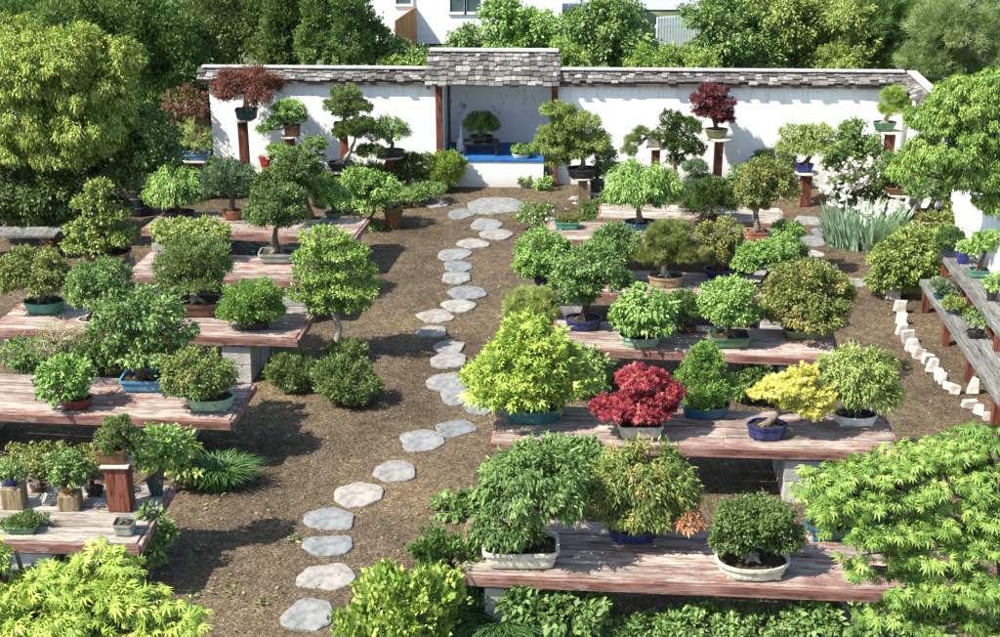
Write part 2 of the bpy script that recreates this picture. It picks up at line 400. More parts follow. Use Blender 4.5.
def trunk_mesh(pads, z0, r0, rng, wig=.12, x0=0.0, y0=0.0, limbs=5):
    mb = MB(); main = max(pads, key=lambda p: p[3] * p[4])
    top = max(pads, key=lambda p: p[2])
    base = Vector((x0, y0, z0)); tgt = Vector(top[:3]) if top[2] > main[2] + .1 * main[5] else Vector(main[:3]) + Vector((0, 0, main[5] * .3))
    L = (tgt - base).length; n = 7; pts = []; rad = []
    side = Vector((rng.uniform(-1, 1), rng.uniform(-1, 1), 0)) * wig * L
    for i in range(n + 1):
        f = i / n; p = base.lerp(tgt, f) + side * math.sin(f * math.pi * 1.5) * (1 - f * .5) + Vector(rng.normal(size=3)) * L * .012 * (0 < i < n)
        pts.append(p); rad.append(r0 * (1.55 if i == 0 else 1.1 - .85 * f))
    mb.tube(pts, rad, 8, rng.rand())
    def limb(a, b, r):
        m = a.lerp(b, .5) + Vector((0, 0, -(b - a).length * .05)) + Vector(rng.normal(size=3)) * (b - a).length * .06
        mb.tube([a, m, b], [r, r * .7, r * .25], 6, rng.rand())
    for p in pads:
        c = Vector(p[:3])
        st = pts[min(n - 1, max(2, int(n * min(.85, max(.25, (c.z - z0 - p[5] * .5) / max(.01, tgt.z - z0))))))]
        if len(pads) > 1: limb(st, c, r0 * .5)
        for k in range(limbs):
            a = 2 * math.pi * (k + rng.rand() * .7) / limbs
            e = c + Vector((math.cos(a) * p[3] * .75, math.sin(a) * p[4] * .75, p[5] * rng.uniform(-.15, .45)))
            limb(c.lerp(st, .35 if len(pads) > 1 else .5), e, r0 * .32)
    # surface roots
    for k in range(5):
        a = 2 * math.pi * (k + rng.rand()) / 5
        mb.tube([base + Vector((0, 0, r0 * 1.2)), base + Vector((math.cos(a) * r0 * 1.9, math.sin(a) * r0 * 1.6, r0 * .3)), base + Vector((math.cos(a) * r0 * 3, math.sin(a) * r0 * 2.6, -.005))], [r0 * .7, r0 * .45, r0 * .2], 5, rng.rand())
    return mb

def make_pot(root, kind, w, d, h, col, rng):
    e = {'rect': 7, 'oval': 2.2, 'round': 2, 'lobed': 2}[kind]
    mb = MB(); a, b = w / 2, d / 2; foot = min(.014, h * .14)
    wob = .05 if kind == 'lobed' else 0
    if kind == 'round': pr = [(.62, foot), (.78, h * .3), (.93, h * .72), (.97, h * .86), (1.0, h * .87), (1.0, h), (.9, h), (.86, h * .72)]
    else: pr = [(.84, foot), (.88, h * .25), (.93, h * .80), (1.0, h * .81), (1.0, h), (.93, h), (.90, h * .72)]
    mb.superlathe(pr, a, b, e, 36, .5, True, False, wob)
    for sx in (-1, 1):
        for sy in (-1, 1):
            mb.box((sx * a * .55, sy * b * .5, foot * .5 + .001), (w * .16, d * .14, foot), t=.5)
    p = mb.build('pot', pm(col), root, smooth=False, bevel=0)
    sm = MB(); n = 22; rings = 5; vs = [(0, 0, h * .86 + .004)]; fs = []
    for i in range(1, rings + 1):
        for j in range(n):
            th = 2 * math.pi * (j + .5) / n; c, q = math.cos(th), math.sin(th); k = .9 * i / rings
            vs.append((a * k * math.copysign(abs(c) ** (2 / e), c), b * k * math.copysign(abs(q) ** (2 / e), q), h * .84 + (1 - i / rings) * .012 + rng.uniform(-.004, .004) * (i < rings) - (h * .06 if i == rings else 0)))
    for j in range(n): fs.append((0, 1 + j, 1 + (j + 1) % n))
    for i in range(rings - 1):
        for j in range(n):
            j2 = (j + 1) % n; fs.append((1 + i * n + j, 1 + (i + 1) * n + j, 1 + (i + 1) * n + j2, 1 + i * n + j2))
    sm.add(vs, fs, .5)
    for k in range(7):
        th = rng.uniform(0, 6.28); rr = rng.uniform(.3, .8); s = rng.uniform(.006, .014)
        sm.box((math.cos(th) * a * rr * .9, math.sin(th) * b * rr * .9, h * .86 + s * .3), (s * 2, s * 1.6, s), t=.5, jit=s * .3)
    sm.build('soil', M_SOIL, p)
    return h * .84

cnt = [0]
def bonsai(label, u, vb, pw, ph, kind, col, pads, leafk, leafpx, pal, z=.6, Y=None, dens=1.25, dr=.7, tw=.10, cat='bonsai', group=None, name='bonsai_tree', barkm=None, extra=None, zbase=None, **k):
    """pot front-bottom pixel (u, vb) on a surface at height z (or at distance Y), pot width/height in px"""
    cnt[0] += 1; rng = np.random.RandomState(100 + cnt[0])
    p = at_z(u, vb, z) if Y is None else at_y(u, vb, Y)
    s = scl(p); w = pw / s; d = w * dr; h = ph / s
    th = dep(p); h = max(.035, (h - d * .0) / math.cos(th))
    if Y is None: p = p + np.array([0, d / 2, 0])
    else: p = np.array([p[0], p[1], zbase if zbase is not None else p[2]])
    root = empty(name, p, label, cat, group)
    zs = make_pot(root, kind, w, d, h, col, rng)
    P = pads_px(pads, p[1], p)
    lf = leafpx / s
    trunk_mesh(P, zs, tw * h * 1.0 + .012 + .045 * P[0][3], rng, limbs=k.pop('limbs', 5)).build('trunk', barkm or M_BARK, root, smooth=True)
    foliage('foliage', P, leafk, lf, dens, pal, root, rng, **k)
    if extra:
        foliage('foliage', pads_px([extra[0]], p[1], p), leafk, lf, dens, extra[1], root, rng, **k)
    return root
def shrub(label, u, vb, pads, leafk, leafpx, pal, dens=1.2, name='shrub', cat='shrub', z=0.0, Y=None, trunk=True, group=None, tw=.03, barkm=None, **k):
    cnt[0] += 1; rng = np.random.RandomState(100 + cnt[0])
    p = at_z(u, vb, z) if Y is None else np.array([at_y(u, vb, Y)[0], Y, z])
    s = scl(p); root = empty(name, p, label, cat, group); P = pads_px(pads, p[1], p)
    if trunk: trunk_mesh(P, 0, tw, rng, limbs=4).build('trunk' if cat in ('tree', 'maple') else 'stem', barkm or M_BARK, root, smooth=True)
    k.setdefault('flat', 1.0 if cat not in ('tree', 'maple') else .6); k.setdefault('bottom', -.85)
    foliage('crown' if cat in ('tree', 'maple') else 'foliage', P, leafk, leafpx / s, dens, pal, root, rng, **k)
    return root
def strap_clump(name, label, u, vb, ru, hpx, n, pal, cat, wpx=2.0, z=0.0, spread=1.0, group=None, stiff=.5, base=.45, lo=.7):
    cnt[0] += 1; rng = np.random.RandomState(100 + cnt[0]); p = at_z(u, vb, z); s = scl(p); R = ru / s; Hh = hpx / s
    V = []; Q = []; T = []
    for i in range(n):
        a = rng.uniform(0, 2 * math.pi); r0 = R * base * math.sqrt(rng.rand()); b = np.array([math.cos(a) * r0, math.sin(a) * r0 * .7, 0])
        lean = rng.uniform(.25, 1) * R * spread; a2 = a + rng.normal() * .5; dr = np.array([math.cos(a2), math.sin(a2) * .8, 0]); L = Hh * rng.uniform(lo, 1.15)
        side = np.array([-dr[1], dr[0], 0]); w = wpx / s / 2; t = rng.rand(); k0 = len(V); seg = 5
        for j in range(seg + 1):
            f = j / seg; x = lean * (f ** 1.6) * .9
            zz = L * (f if stiff > .7 else (f * 1.7 - f * f * 1.15 * (1.4 - stiff)))
            c = b + dr * x + np.array([0, 0, zz]); ww = w * (1 - f ** 2 * .93)
            V += [c - side * ww, c + side * ww]
        for j in range(seg): Q.append((k0 + 2 * j, k0 + 2 * j + 1, k0 + 2 * j + 3, k0 + 2 * j + 2)); T.append(t)
    me = npmesh(name, np.array(V), np.array(Q), np.array(T)); o = link(name, me, lm(pal), None, p); return tag(o, label, cat, group)

def rotz(a): return Matrix.Rotation(a, 3, 'Z')

# ------------------------------------------------------------------ ground
def sheet(name, x0, x1, y0, y1, z, mat, nx=1, ny=1, kind='structure', bumpz=0):
    xs = np.linspace(x0, x1, nx + 1); ys = np.linspace(y0, y1, ny + 1)
    V = np.array([(x, y, z + bumpz * (noise.noise(Vector((x * .8, y * .8, 0))) + .5 * noise.noise(Vector((x * 2.3, y * 2.3, 3))))) for y in ys for x in xs])
    Q = np.array([(j * (nx + 1) + i, j * (nx + 1) + i + 1, (j + 1) * (nx + 1) + i + 1, (j + 1) * (nx + 1) + i) for j in range(ny) for i in range(nx)])
    o = link(name, npmesh(name, V, Q), mat); o['kind'] = kind
    for p in o.data.polygons: p.use_smooth = True
    return o
sheet('ground', -400, 400, -60, 900, -.04, mat_lawn())
sheet('gravel_mulch_path', -10, 10, 3, 24.6, 0, M_GROUND, 120, 130, bumpz=.018)
sheet('street', -60, 60, 44.6, 56, .02, M_STREET)
# loose chips, shredded bark and pebbles lying on the path
def chips():
    rng = np.random.RandomState(3); n = 120000
    Y = rng.uniform(7.2, 24, n); X = rng.uniform(-.40, .40, n) * Y * 1.1
    keep = np.array([noise.noise(Vector((x * .9 + 5, y * .6, 1))) + .6 * noise.noise(Vector((x * 2.5, y * 2.5, 7))) > rng.uniform(-.7, .45) for x, y in zip(X, Y)]); X = X[keep]; Y = Y[keep]; n = len(X)
    P = np.stack([X, Y, np.full(n, .012)], 1)
    for i in range(n): P[i, 2] += .018 * (noise.noise(Vector((X[i] * .8, Y[i] * .8, 0))) + .5 * noise.noise(Vector((X[i] * 2.3, Y[i] * 2.3, 3))))
    a = rng.uniform(0, 6.28, n); T = np.stack([np.cos(a), np.sin(a), rng.normal(size=n) * .25], 1); Nn = np.stack([rng.normal(size=n) * .35, rng.normal(size=n) * .35, np.ones(n)], 1)
    V0 = np.array([(0,-.5,0),(.28,0,.1),(0,.5,0),(-.28,0,.1)], float); TPL['chip'] = (V0, np.array([(0,1,2,3)]), .3)
    me = leaves_mesh('mulch_chips', P, T, Nn, rng.uniform(.008, .024, n) * np.where(rng.rand(n) < .03, 2.2, 1), rng.rand(n) ** 2.2, 'chip')
    o = link('mulch_chips', me, mat_tint('chips', [(.06,.043,.025),(.15,.11,.062),(.23,.175,.10),(.42,.33,.22)], nsc=40))
    tag(o, 'loose brown bark chips and grit scattered over the garden floor', 'bark chips', None, 'stuff')
chips()
def weeds():
    rng = np.random.RandomState(8); P = []; spots = []
    for k in range(260):
        u = rng.choice([rng.uniform(0, 300), rng.uniform(480, 900), rng.uniform(560, 900)]); v = rng.choice([200, 245, 290, 352, 430, 490, 545, 600]) + rng.uniform(-12, 14)
        spots.append(at_z(u, v, .02))
    for c in spots:
        m = rng.randint(3, 22); P.append(c + rng.normal(size=(m, 3)) * np.array([.05, .05, .012]))
    P = np.concatenate(P); n = len(P); a = rng.uniform(0, 6.28, n)
    me = leaves_mesh('weeds', P, np.stack([np.cos(a), np.sin(a), rng.uniform(.1, 1.1, n)], 1), rng.normal(size=(n, 3)) * .3 + np.array([0, 0, 1]), rng.uniform(.02, .05, n), rng.rand(n), 'oval')
    tag(link('weeds', me, lm('mid')), 'small green weeds sprouting from the mulch around the benches', 'weeds', None, 'stuff')
    n = 1500; Y = rng.uniform(8, 23.5, n); X = rng.uniform(-.4, .4, n) * Y; P = np.stack([X, Y, np.full(n, .035)], 1); a = rng.uniform(0, 6.28, n)
    me = leaves_mesh('dry_leaves', P, np.stack([np.cos(a), np.sin(a), rng.normal(size=n) * .2], 1), rng.normal(size=(n, 3)) * .35 + np.array([0, 0, 1]), rng.uniform(.02, .05, n), rng.rand(n), 'oval')
    tag(link('dry_leaves', me, mat_tint('dry_leaf', [(.10,.06,.03),(.22,.14,.07),(.36,.27,.15),(.16,.2,.06)])), 'dry fallen leaves scattered on the mulch', 'dry leaves', None, 'stuff')
weeds()

# ------------------------------------------------------------------ stepping stones
def stepping(u, v, w, h, label, i, group):
    rng = np.random.RandomState(900 + i); c = at_z(u, v, .03); s = scl(c); th = dep(c)
    a = w / s / 2 * 1.03; b = h / s / 2 / math.sin(th) * 1.0; n = 40; ang = rng.uniform(0, 6.28)
    amp = [rng.uniform(.02, .09) for _ in range(4)]; ph = rng.uniform(0, 6.28, 4)
    cut = [(rng.uniform(0, 6.28), rng.uniform(.84, .97)) for _ in range(5)]
    rr = []
    for j in range(n):
        t = 2 * math.pi * j / n; r = 1.06 + sum(amp[k] * .6 * math.cos((k + 2) * t + ph[k]) for k in range(4))
        for ca, cd in cut:
            q = math.cos(t - ca)
            if q > .3: r = min(r, cd / q)
        rr.append(r + rng.normal() * .012)
    mb = MB(); vs = []
    prof = [(1.03, -.02), (1.02, .012), (.98, .022), (.6, .026), (.25, .028)]
    for k, z in prof:
        for j in range(n):
            t = 2 * math.pi * j / n; x = a * rr[j] * k * math.cos(t); y = b * rr[j] * k * math.sin(t)
            vs.append((x, y, z + (.006 * noise.noise(Vector((x * 9 + i, y * 9, 0))) if z > .02 else 0)))
    vs.append((0, 0, .028)); fs = []
    for i2 in range(len(prof) - 1):
        for j in range(n): fs.append((i2 * n + j, i2 * n + (j + 1) % n, (i2 + 1) * n + (j + 1) % n, (i2 + 1) * n + j))
    k0 = (len(prof) - 1) * n
    for j in range(n): fs.append((k0 + j, k0 + (j + 1) % n, len(vs) - 1))
    mb.add(vs, fs, float(rng.rand())); o = mb.build('stepping_stone', M_STONE, None, (c[0], c[1], 0)); tag(o, label, 'stepping stone', group)
ORD = ['first','second','third','fourth','fifth','sixth','seventh','eighth','ninth','tenth','eleventh','twelfth','thirteenth','fourteenth','fifteenth','sixteenth','seventeenth','eighteenth','nineteenth','twentieth','twenty-first','twenty-second','twenty-third','twenty-fourth','twenty-fifth','twenty-sixth']
ST = [(308,612,49,32),(325,575,54,26),(329,544,52,20),(330,518,53,21),(356.6,493,48,24),(395,470,44,19),(423.4,438,44,20),(455,427,39,16),(478,405,30,15),(460,394,40,18),(450,379.5,41,17),(448,358.8,35,15),(449.7,344.8,31,12),(432.7,330,29,11),(435,314.7,34,13),(458,304,32,12),(467,291.5,37,13),(456.5,276.5,29,11),(458.6,265,29,10),(454,253,35,11),(473,242.5,32,9),(496,233,30,10),(487,223,31,11),(461,213,25,10),(434.5,202,27,9)]
for i, (u, v, w, h) in enumerate(ST):
    lab = ('flat grey stepping stone nearest the camera on the winding main path' if i == 0 else 'flat grey stepping stone, %s from the near end of the winding main path' % ORD[i])
    stepping(u, v, w, h, lab, i, 'stepping stones of the main path')
stepping(494, 204.5, 56, 17, 'broad grey flagstone in front of the display alcove, largest in the garden', 40, None)
ST2 = [(857,281,18,8),(831,267,17,6),(815,261,16,6),(813,253,20,8),(811.5,239.5,27,10),(820,231,16,8),(808,219.5,29,9)]
for i, (u, v, w, h) in enumerate(ST2):
    stepping(u, v, w, h, 'pale stepping stone on the side path below the irises, %s from its near end' % ORD[i], 50 + i, 'stepping stones of the side path')

# ------------------------------------------------------------------ benches
def bench(label, FLp, FRp, d, ztop=.6, nplank=4, piers=(.09, .91), top=None, extra=0, posx=None):
    A = at_z(*FLp, ztop); B = at_z(*FRp, ztop); L = float(np.linalg.norm(B - A)); rz = math.atan2(B[1] - A[1], B[0] - A[0])
    root = empty('plank_bench', (A[0], A[1], 0), label, 'bench', 'weathered plank benches on concrete blocks', rz)
    mb = MB(); pwid = d / nplank; rng = np.random.RandomState(int(abs(FLp[1] * 7)))
    for i in range(nplank):
        e = rng.uniform(-.008, .008)
        cuts = [0, L * rng.uniform(.4, .6), L] if (L > 2.6 and rng.rand() < .5) else [0, L]
        for k in range(len(cuts) - 1):
            x0, x1 = cuts[k] + (.002 if k else 0), cuts[k + 1]
            mb.box(((x0 + x1) / 2 + e, pwid * (i + .5), ztop - .02 + rng.uniform(-.006, .006)), (x1 - x0, pwid - .018, .04), t=float(rng.rand()), jit=.0025)
    mb.build('tabletop', top or M_TOP, root, bevel=.004)
    tr = MB()
    tr.box((L / 2, -.022, ztop - .052), (L + .05, .036, .09), t=.4, jit=.002)
    tr.box((-.022, d / 2, ztop - .055), (.036, d - .008, .085), t=.7); tr.box((L + .022, d / 2, ztop - .055), (.036, d - .008, .085), t=.55)
    tr.build('edge_trim', M_TRIM, root, bevel=.003)
    bm = MB()
    for f in piers: bm.box((L * f, d / 2, ztop - .092), (.09, d - .06, .09), t=.3)
    bm.build('cross_beam', M_TRIM, root)
    for f in piers:
        pb = MB(); hgt = ztop - .14; nb = max(2, round(hgt / .2)); bh = hgt / nb
        for yy in (d * .25, d * .75):
            for k in range(nb):
                pb.box((L * f + rng.uniform(-.006, .006), yy + rng.uniform(-.004, .004), bh * (k + .5)), (.34, d * .46, bh - .007), t=float(rng.rand()), jit=.002)
        pb.build('block_pier', M_BLOCK, root, bevel=.006)
    return root
bench('long near right plank bench with three potted trees, under the lacy maple', (461,573), (915,591), .93, piers=(.1, .93))
bench('right plank bench carrying the lime, red and yellow maples', (495,441), (899,451), .86, piers=(.1, .77))
bench('right plank bench with the pale green and green pots, third from the near end', (552,346), (838,358), .85, piers=(.15, .85))
bench('right plank bench carrying the tan oval pot and the blue round pot', (548,290), (800,299), .88)
bench('right plank bench near the wall, with the weeping round tree and terracotta box', (545,238), (792,247), .86)
bench('bench painted pale for glare, farthest back on the right, close to the wall', (600,217), (783,223), .8, ztop=.5, top=M_TOPOLD)  # paler plank colours stand in for the overexposed sunlight on this top
bench('far left plank bench carrying the small terracotta bowl and green round pot', (143,229), (352,238), .95)
bench('left plank bench carrying the grey rectangular pot, second from the wall', (127,275), (318,281), .95, piers=(.1, .87))
bench('left plank bench with teal oval and brown rectangular pots, third from the wall', (-8,328), (296,338), .88, piers=(.12, .80))
bench('left plank bench with blue tray, maroon pot and pale green oval pot', (-60,409), (229,420), .95, piers=(.015, .74))
bench('near left plank bench crowded with small pots and wooden blocks', (-70,538), (137,543), 1.05, top=M_TOPOLD, piers=(.48, .3))

# ------------------------------------------------------------------ wall, alcove, return wall
WA = math.radians(-2.2)
WE = np.array([math.cos(WA), math.sin(WA), 0]); WN = np.array([-WE[1], WE[0], 0])   # WN points away from the camera
WP = np.array(at_z(500, 186, 0)); WP[2] = 0; WP = WP + WN * .15
def wall_s(u, v=100):
    d = ray(u, v); t = np.dot(WP - CAM, WN) / np.dot(d, WN); return float(np.dot(CAM + d * t - WP, WE))
S0, S1, S2, S3 = wall_s(212, 130), wall_s(441, 130), wall_s(553, 130), wall_s(900, 130)
def wroot(name, s, label, cat): p = WP + WE * s; return empty(name, (p[0], p[1], 0), label, cat, None, WA)
def shingles(mb, x0, x1, ye, ze, yr, zr, rows, rng, wmin=.09, wmax=.17, over=.07):
    """rows of split shakes from eave (ye,ze) to ridge (yr,zr), x along the wall"""
    sl = Vector((0, yr - ye, zr - ze)); Ls = sl.length; dirv = sl.normalized(); nv = Vector((0, -dirv.z, dirv.y)) if dirv.y > 0 else Vector((0, dirv.z, -dirv.y))
    for r in range(rows):
        x = x0 - rng.uniform(0, .08)
        while x < x1:
            w = rng.uniform(wmin, wmax); w = min(w, x1 - x + .03)
            st = Ls * r / rows - over * (r > 0) * .2 + rng.uniform(-.035, .03); ln = Ls / rows + over; th = rng.uniform(.022, .042)
            a = Vector((x + .004, ye, ze)) + dirv * st + nv * (.016 + rng.uniform(0, .01)); b = a + dirv * ln - nv * .016
            e = Vector((w - .008, 0, rng.uniform(-.004, .004)))
            vs = [a, a + e, b + e, b, a + nv * th, a + e + nv * th, b + e + nv * th * .4, b + nv * th * .4]
            mb.add(vs, [(0,3,2,1),(4,5,6,7),(0,1,5,4),(1,2,6,5),(2,3,7,6),(3,0,4,7)], float(rng.rand()))
            x += w
def garden_wall(name, label, L, root, hw=1.80, x_extra=(0, 0), cut=None):
    mb = MB(); mb.box((L / 2, .10, hw / 2), (L, .20, hw), t=.5); mb.build('wall_panel', M_STUCCO, root)
    rf = MB(); rng = np.random.RandomState(int(L * 100))
    x0, x1 = -x_extra[0], L + x_extra[1]
    shingles(rf, x0, x1, -.10, hw + .0, .12, hw + .16, 3, rng); shingles(rf, x0, x1, .34, hw, .12, hw + .16, 3, rng)
    rf.build('shingle_roof', M_SHINGLE, root)
    rb = MB(); rb.box(((x0 + x1) / 2, .12, hw + .215), (x1 - x0, .16, .025), t=.9); rb.box(((x0 + x1) / 2, -.075, hw - .03), (x1 - x0, .03, .055), t=.1); rb.box(((x0 + x1) / 2, -.03, hw - .012), (x1 - x0 - .02, .13, .02), t=.1)
    rb.build('ridge_board', mat_tint('ridge', [(.12,.08,.06),(.30,.28,.26),(.5,.49,.46)]), root)
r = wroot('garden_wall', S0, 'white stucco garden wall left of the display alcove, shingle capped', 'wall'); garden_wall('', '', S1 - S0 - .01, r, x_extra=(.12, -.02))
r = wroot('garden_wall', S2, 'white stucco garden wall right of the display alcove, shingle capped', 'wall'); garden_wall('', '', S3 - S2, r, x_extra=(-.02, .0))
# return wall on the right, running towards the camera
cpt = WP + WE * S3
RA = math.radians(-93.75)
rr_ = empty('garden_wall', (cpt[0] + .0, cpt[1] + .1, 0), 'shaded white return wall behind the tiered plank shelves', 'wall', None, RA)
def build_return():
    L = 12.0; hw = 1.8
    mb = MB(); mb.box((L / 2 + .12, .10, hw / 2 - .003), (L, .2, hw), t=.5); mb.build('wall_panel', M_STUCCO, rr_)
    rf = MB(); rng = np.random.RandomState(77)
    shingles(rf, 0, L, -.10, hw, .12, hw + .16, 3, rng); shingles(rf, 0, L, .34, hw, .12, hw + .16, 3, rng); rf.build('shingle_roof', M_SHINGLE, rr_)
    rb = MB(); rb.box((L / 2, .12, hw + .218), (L, .16, .025), t=.9); rb.build('ridge_board', MATS['ridge'], rr_)
build_return()
# alcove
def alcove():
    root = wroot('display_alcove', S1, 'roofed display alcove with blue deck in the middle of the wall', 'alcove'); W = S2 - S1; D = 1.05; zd = .47
    b = MB(); b.box((W / 2, D + .05, .93), (W + .2, .1, 1.86), t=.5); b.box((.0, D / 2 + .1, .92), (.1, D - .22, 1.82), t=.5); b.box((W, D / 2 + .1, .92), (.1, D - .22, 1.82), t=.5)
    b.build('back_wall', M_NICHE, root)
    p = MB(); p.box((W / 2 + .02, -.02, zd / 2 - .01), (W - .35, .42, zd - .02), t=.5); p.box((W/2, D/2 + .22, zd/2 - .01), (W - .13, D - .48, zd - .03), t=.5); p.build('plinth', M_STUCCO, root)
    dk = MB()
    for i in range(7):
        y0 = -.26 + (D + .24) / 7 * i; dk.box((W / 2 + .01, y0 + .1, zd + .005), (W - (.32 if y0 < .15 else .14), (D + .24) / 7 - .006, .035), t=.5)
    dk.build('deck', M_BLUEDECK, root, bevel=.003)
    for x in (-.02, W + .02):
        q = MB(); q.box((x, -.09, .94), (.11, .11, 1.88), t=.5); q.build('post', M_POST, root)
    bb = MB(); bb.box((W / 2, -.09, 1.82), (W - .08, .09, .12), t=.2); bb.build('beam', M_POST, root)
    st = MB(); st.box((W * .06, .36, zd + .72), (.05, .05, 1.4), t=.2); st.build('inner_post', M_BLACKWOOD, root)
    rf = MB(); rng = np.random.RandomState(12)
    x0, x1 = -.22, W + .08
    shingles(rf, x0, x1, -.46, 1.80, .55, 2.20, 7, rng, .08, .16); shingles(rf, x0, x1, 1.6, 1.80, .55, 2.20, 7, rng, .08, .16); rf.build('shingle_roof', M_SHINGLE, root)
    rd = MB(); rd.box(((x0 + x1) / 2, .55, 2.255), (x1 - x0, .2, .03), t=.95)
    sl = math.atan2(.40, 1.01)
    for x in (x0 + .05, x1 - .05): rd.box((x, .03, 1.955), (.05, 1.0, .05), rot=Matrix.Rotation(sl, 3, 'X'), t=.1)
    rd.build('ridge_board', MATS['ridge'], root)
    # display table and accent pieces stand on the deck: own things
    def W3(x, y, z): q = WP + WE * (S1 + x) + WN * y; return np.array([q[0], q[1], z])
    return W3, W, zd + .024
W3, NW, ZD = alcove()
Yd = W3(NW * .36, .42, 0)[1]
tp = at_z(481, 156, ZD); tp = tp + np.array([0, .16, 0])
tr = empty('display_table', (tp[0], tp[1], ZD), 'low black display table on the blue deck of the alcove', 'table', None, WA)
mb = MB(); mb.box((0, 0, .215), (.64, .36, .03)); mb.box((0, 0, .18), (.56, .28, .03)); mb.build('table_top', M_BLACKWOOD, tr, bevel=.004)
for sx in (-1, 1):
    for sy in (-1, 1):
        mb = MB(); mb.box((sx * .27, sy * .14, .1), (.045, .045, .2)); mb.build('leg', M_BLACKWOOD, tr)
bonsai('small round green bonsai in dark pot on the black alcove table', 481, 147, 25, 5, 'oval', 'black', [(481,126,16,12)], 'scale', 2.6, 'mid', Y=tp[1], zbase=ZD + .232, dens=1.5)
bonsai('tiny round accent plant in white dish on the blue deck', 521, 159, 18, 4, 'oval', 'cream', [(521,150,9,5)], 'oval', 2.2, 'bright', z=ZD, cat='accent plant', name='accent_plant')
fp = at_z(461, 152, ZD)
mb = MB(); mb.superlathe([(1, 0), (1.05, .05), (.9, .2), (.35, .26), (.25, .42), (.12, .5), (0.02, .52)], .085, .06, 2, 16); tag(mb.build('white_vase', M_CERAMICW, None, (fp[0], fp[1] + .06, ZD), smooth=True), 'tall pointed white vase at the left of the blue deck', 'vase')

# ------------------------------------------------------------------ display posts
def post(label, u, vt, vb, w, plate=0, mat=None, shape='round', ztop=None):
    p = at_z(u, vb, 0); t = at_y(u, vt, p[1]); z = float(t[2]); s = scl(t); wd = w / s
    root = empty('display_post', (p[0], p[1], 0), label, 'post'); mb = MB(); mb.box((0, 0, z / 2 - .012), (wd, wd, z - .024), t=float(RS.rand()), jit=.003); mb.build('post', mat or M_POST, root, bevel=.006)
    if plate:
        a = plate / s / 2; mb = MB()
        if shape == 'round': mb.superlathe([(1, z - .024), (1.0, z)], a, a * .9, 2.1, 24, .5, True, True)
        else: mb.box((0, 0, z - .012), (a * 2, a * 1.7, .024))
        mb.build('top_plate', M_PLATE, root, bevel=.003)
    return p[1], z
def on_post(lab, plabel, u, vt, vb, w, plate, potw, poth, kind, col, pads, lk, lp, pal, mat=None, shape='round', **k):
    Y, z = post(plabel, u, vt, vb, w, plate, mat, shape)
    return bonsai(lab, u, vt, potw, poth, kind, col, pads, lk, lp, pal, Y=Y, zbase=z + .002, **k)

on_post('dark purple maple in dark teal pot, on the tall post at the wall\'s left end', 'tall redwood post holding the dark purple maple', 247, 119, 192, 9, 22, 22, 10, 'rect', 'darkteal', [(247,89,33,19)], 'lance', 4, 'purple2', dens=1.3, flat=.6, droop=.8)
on_post('cascading light green bonsai in brown pot on post by the left wall', 'redwood post under the cascading bonsai in brown pot', 293, 136, 196, 9, 18, 17, 11, 'rect', 'brown', [(289,112,15,11),(297,118,9,7),(275,122,9,6),(264,130,7,4)], 'oval', 3, 'bright', dens=1.2)
on_post('small flat-topped green bonsai on the short post left of the rocky pot', 'short redwood post holding the small flat-topped bonsai', 317, 160, 203, 9, 22, 21, 5, 'oval', 'grey', [(315,145,12,8)], 'oval', 2.6, 'mid')
on_post('pine-like bonsai with stacked cloud pads, highest on the left wall', 'redwood post under the cloud-padded bonsai', 346, 132, 196, 8, 22, 24, 9, 'rect', 'black', [(346,94,13,8),(338,106,14,8),(356,108,15,8),(345,113,12,6)], 'scale', 2.8, 'pine', dens=1.4)
on_post('dark leaning juniper with driftwood trunk in low black bowl', 'low redwood stand under the leaning juniper', 341, 170, 200, 14, 26, 27, 8, 'round', 'black', [(352,132,17,9),(362,127,14,8),(372,152,14,7)], 'scale', 3, 'dark', dens=1.4, barkm=M_BARKPALE)
on_post('round green dome bonsai in flat black pot right of the leaning juniper', 'redwood post behind the round green dome bonsai', 391, 156, 194, 8, 26, 28, 6, 'oval', 'black', [(389,133,19,15)], 'oval', 2.8, 'mid')
on_post('tall spiky pale grass plant in blue tray on post at far left', 'redwood post holding the blue tray at far left', 196, 159, 200, 8, 29, 28, 6, 'rect', 'skyblue', [(195,138,14,12)], 'needle', 9, 'pale', dens=.5, mat=M_POST, shape='square')
on_post('low branching bonsai in glossy red pot at the foot of the left wall', 'short stand under the red pot', 267, 170, 198, 9, 15, 15, 14, 'round', 'red', [(283,150,17,5),(296,154,12,4)], 'oval', 2.8, 'bright', barkm=M_BARKPALE)
on_post('large spreading light green maple in black oval pot right of the alcove', 'weathered yellowish post under the spreading maple', 582, 177, 217, 9, 22, 31, 9, 'oval', 'black', [(557,110,17,7),(574,122,24,9),(560,134,20,8),(590,140,22,10),(552,146,19,8),(575,152,18,8),(558,161,13,6),(601,150,9,8)], 'lance', 3.6, 'willow', mat=M_LOG, dens=1.2)
on_post('narrow upright leafy bonsai in black square pot behind the spreading maple', 'short stand under the black square pot', 597, 192, 214, 13, 18, 15, 12, 'rect', 'black', [(606,163,12,14),(600,172,9,9)], 'oval', 3, 'mid')
on_post('cascading juniper trailing left out of grey pot on post', 'redwood post under the trailing juniper', 654, 147, 196, 8, 20, 15, 12, 'rect', 'grey', [(641,133,7,6),(633,142,8,6),(628,151,8,5)], 'needle', 3.6, 'pine', dens=1.5)
on_post('dark purple layered maple in shallow dark bowl on the right wall post', 'redwood post with round plate under the purple layered maple', 716, 138, 194, 8, 27, 24, 9, 'round', 'olivegreen', [(713,90,14,6),(706,100,15,6),(722,103,15,7),(712,112,19,6),(724,119,10,4)], 'star', 3.6, 'purple', dens=1.1)
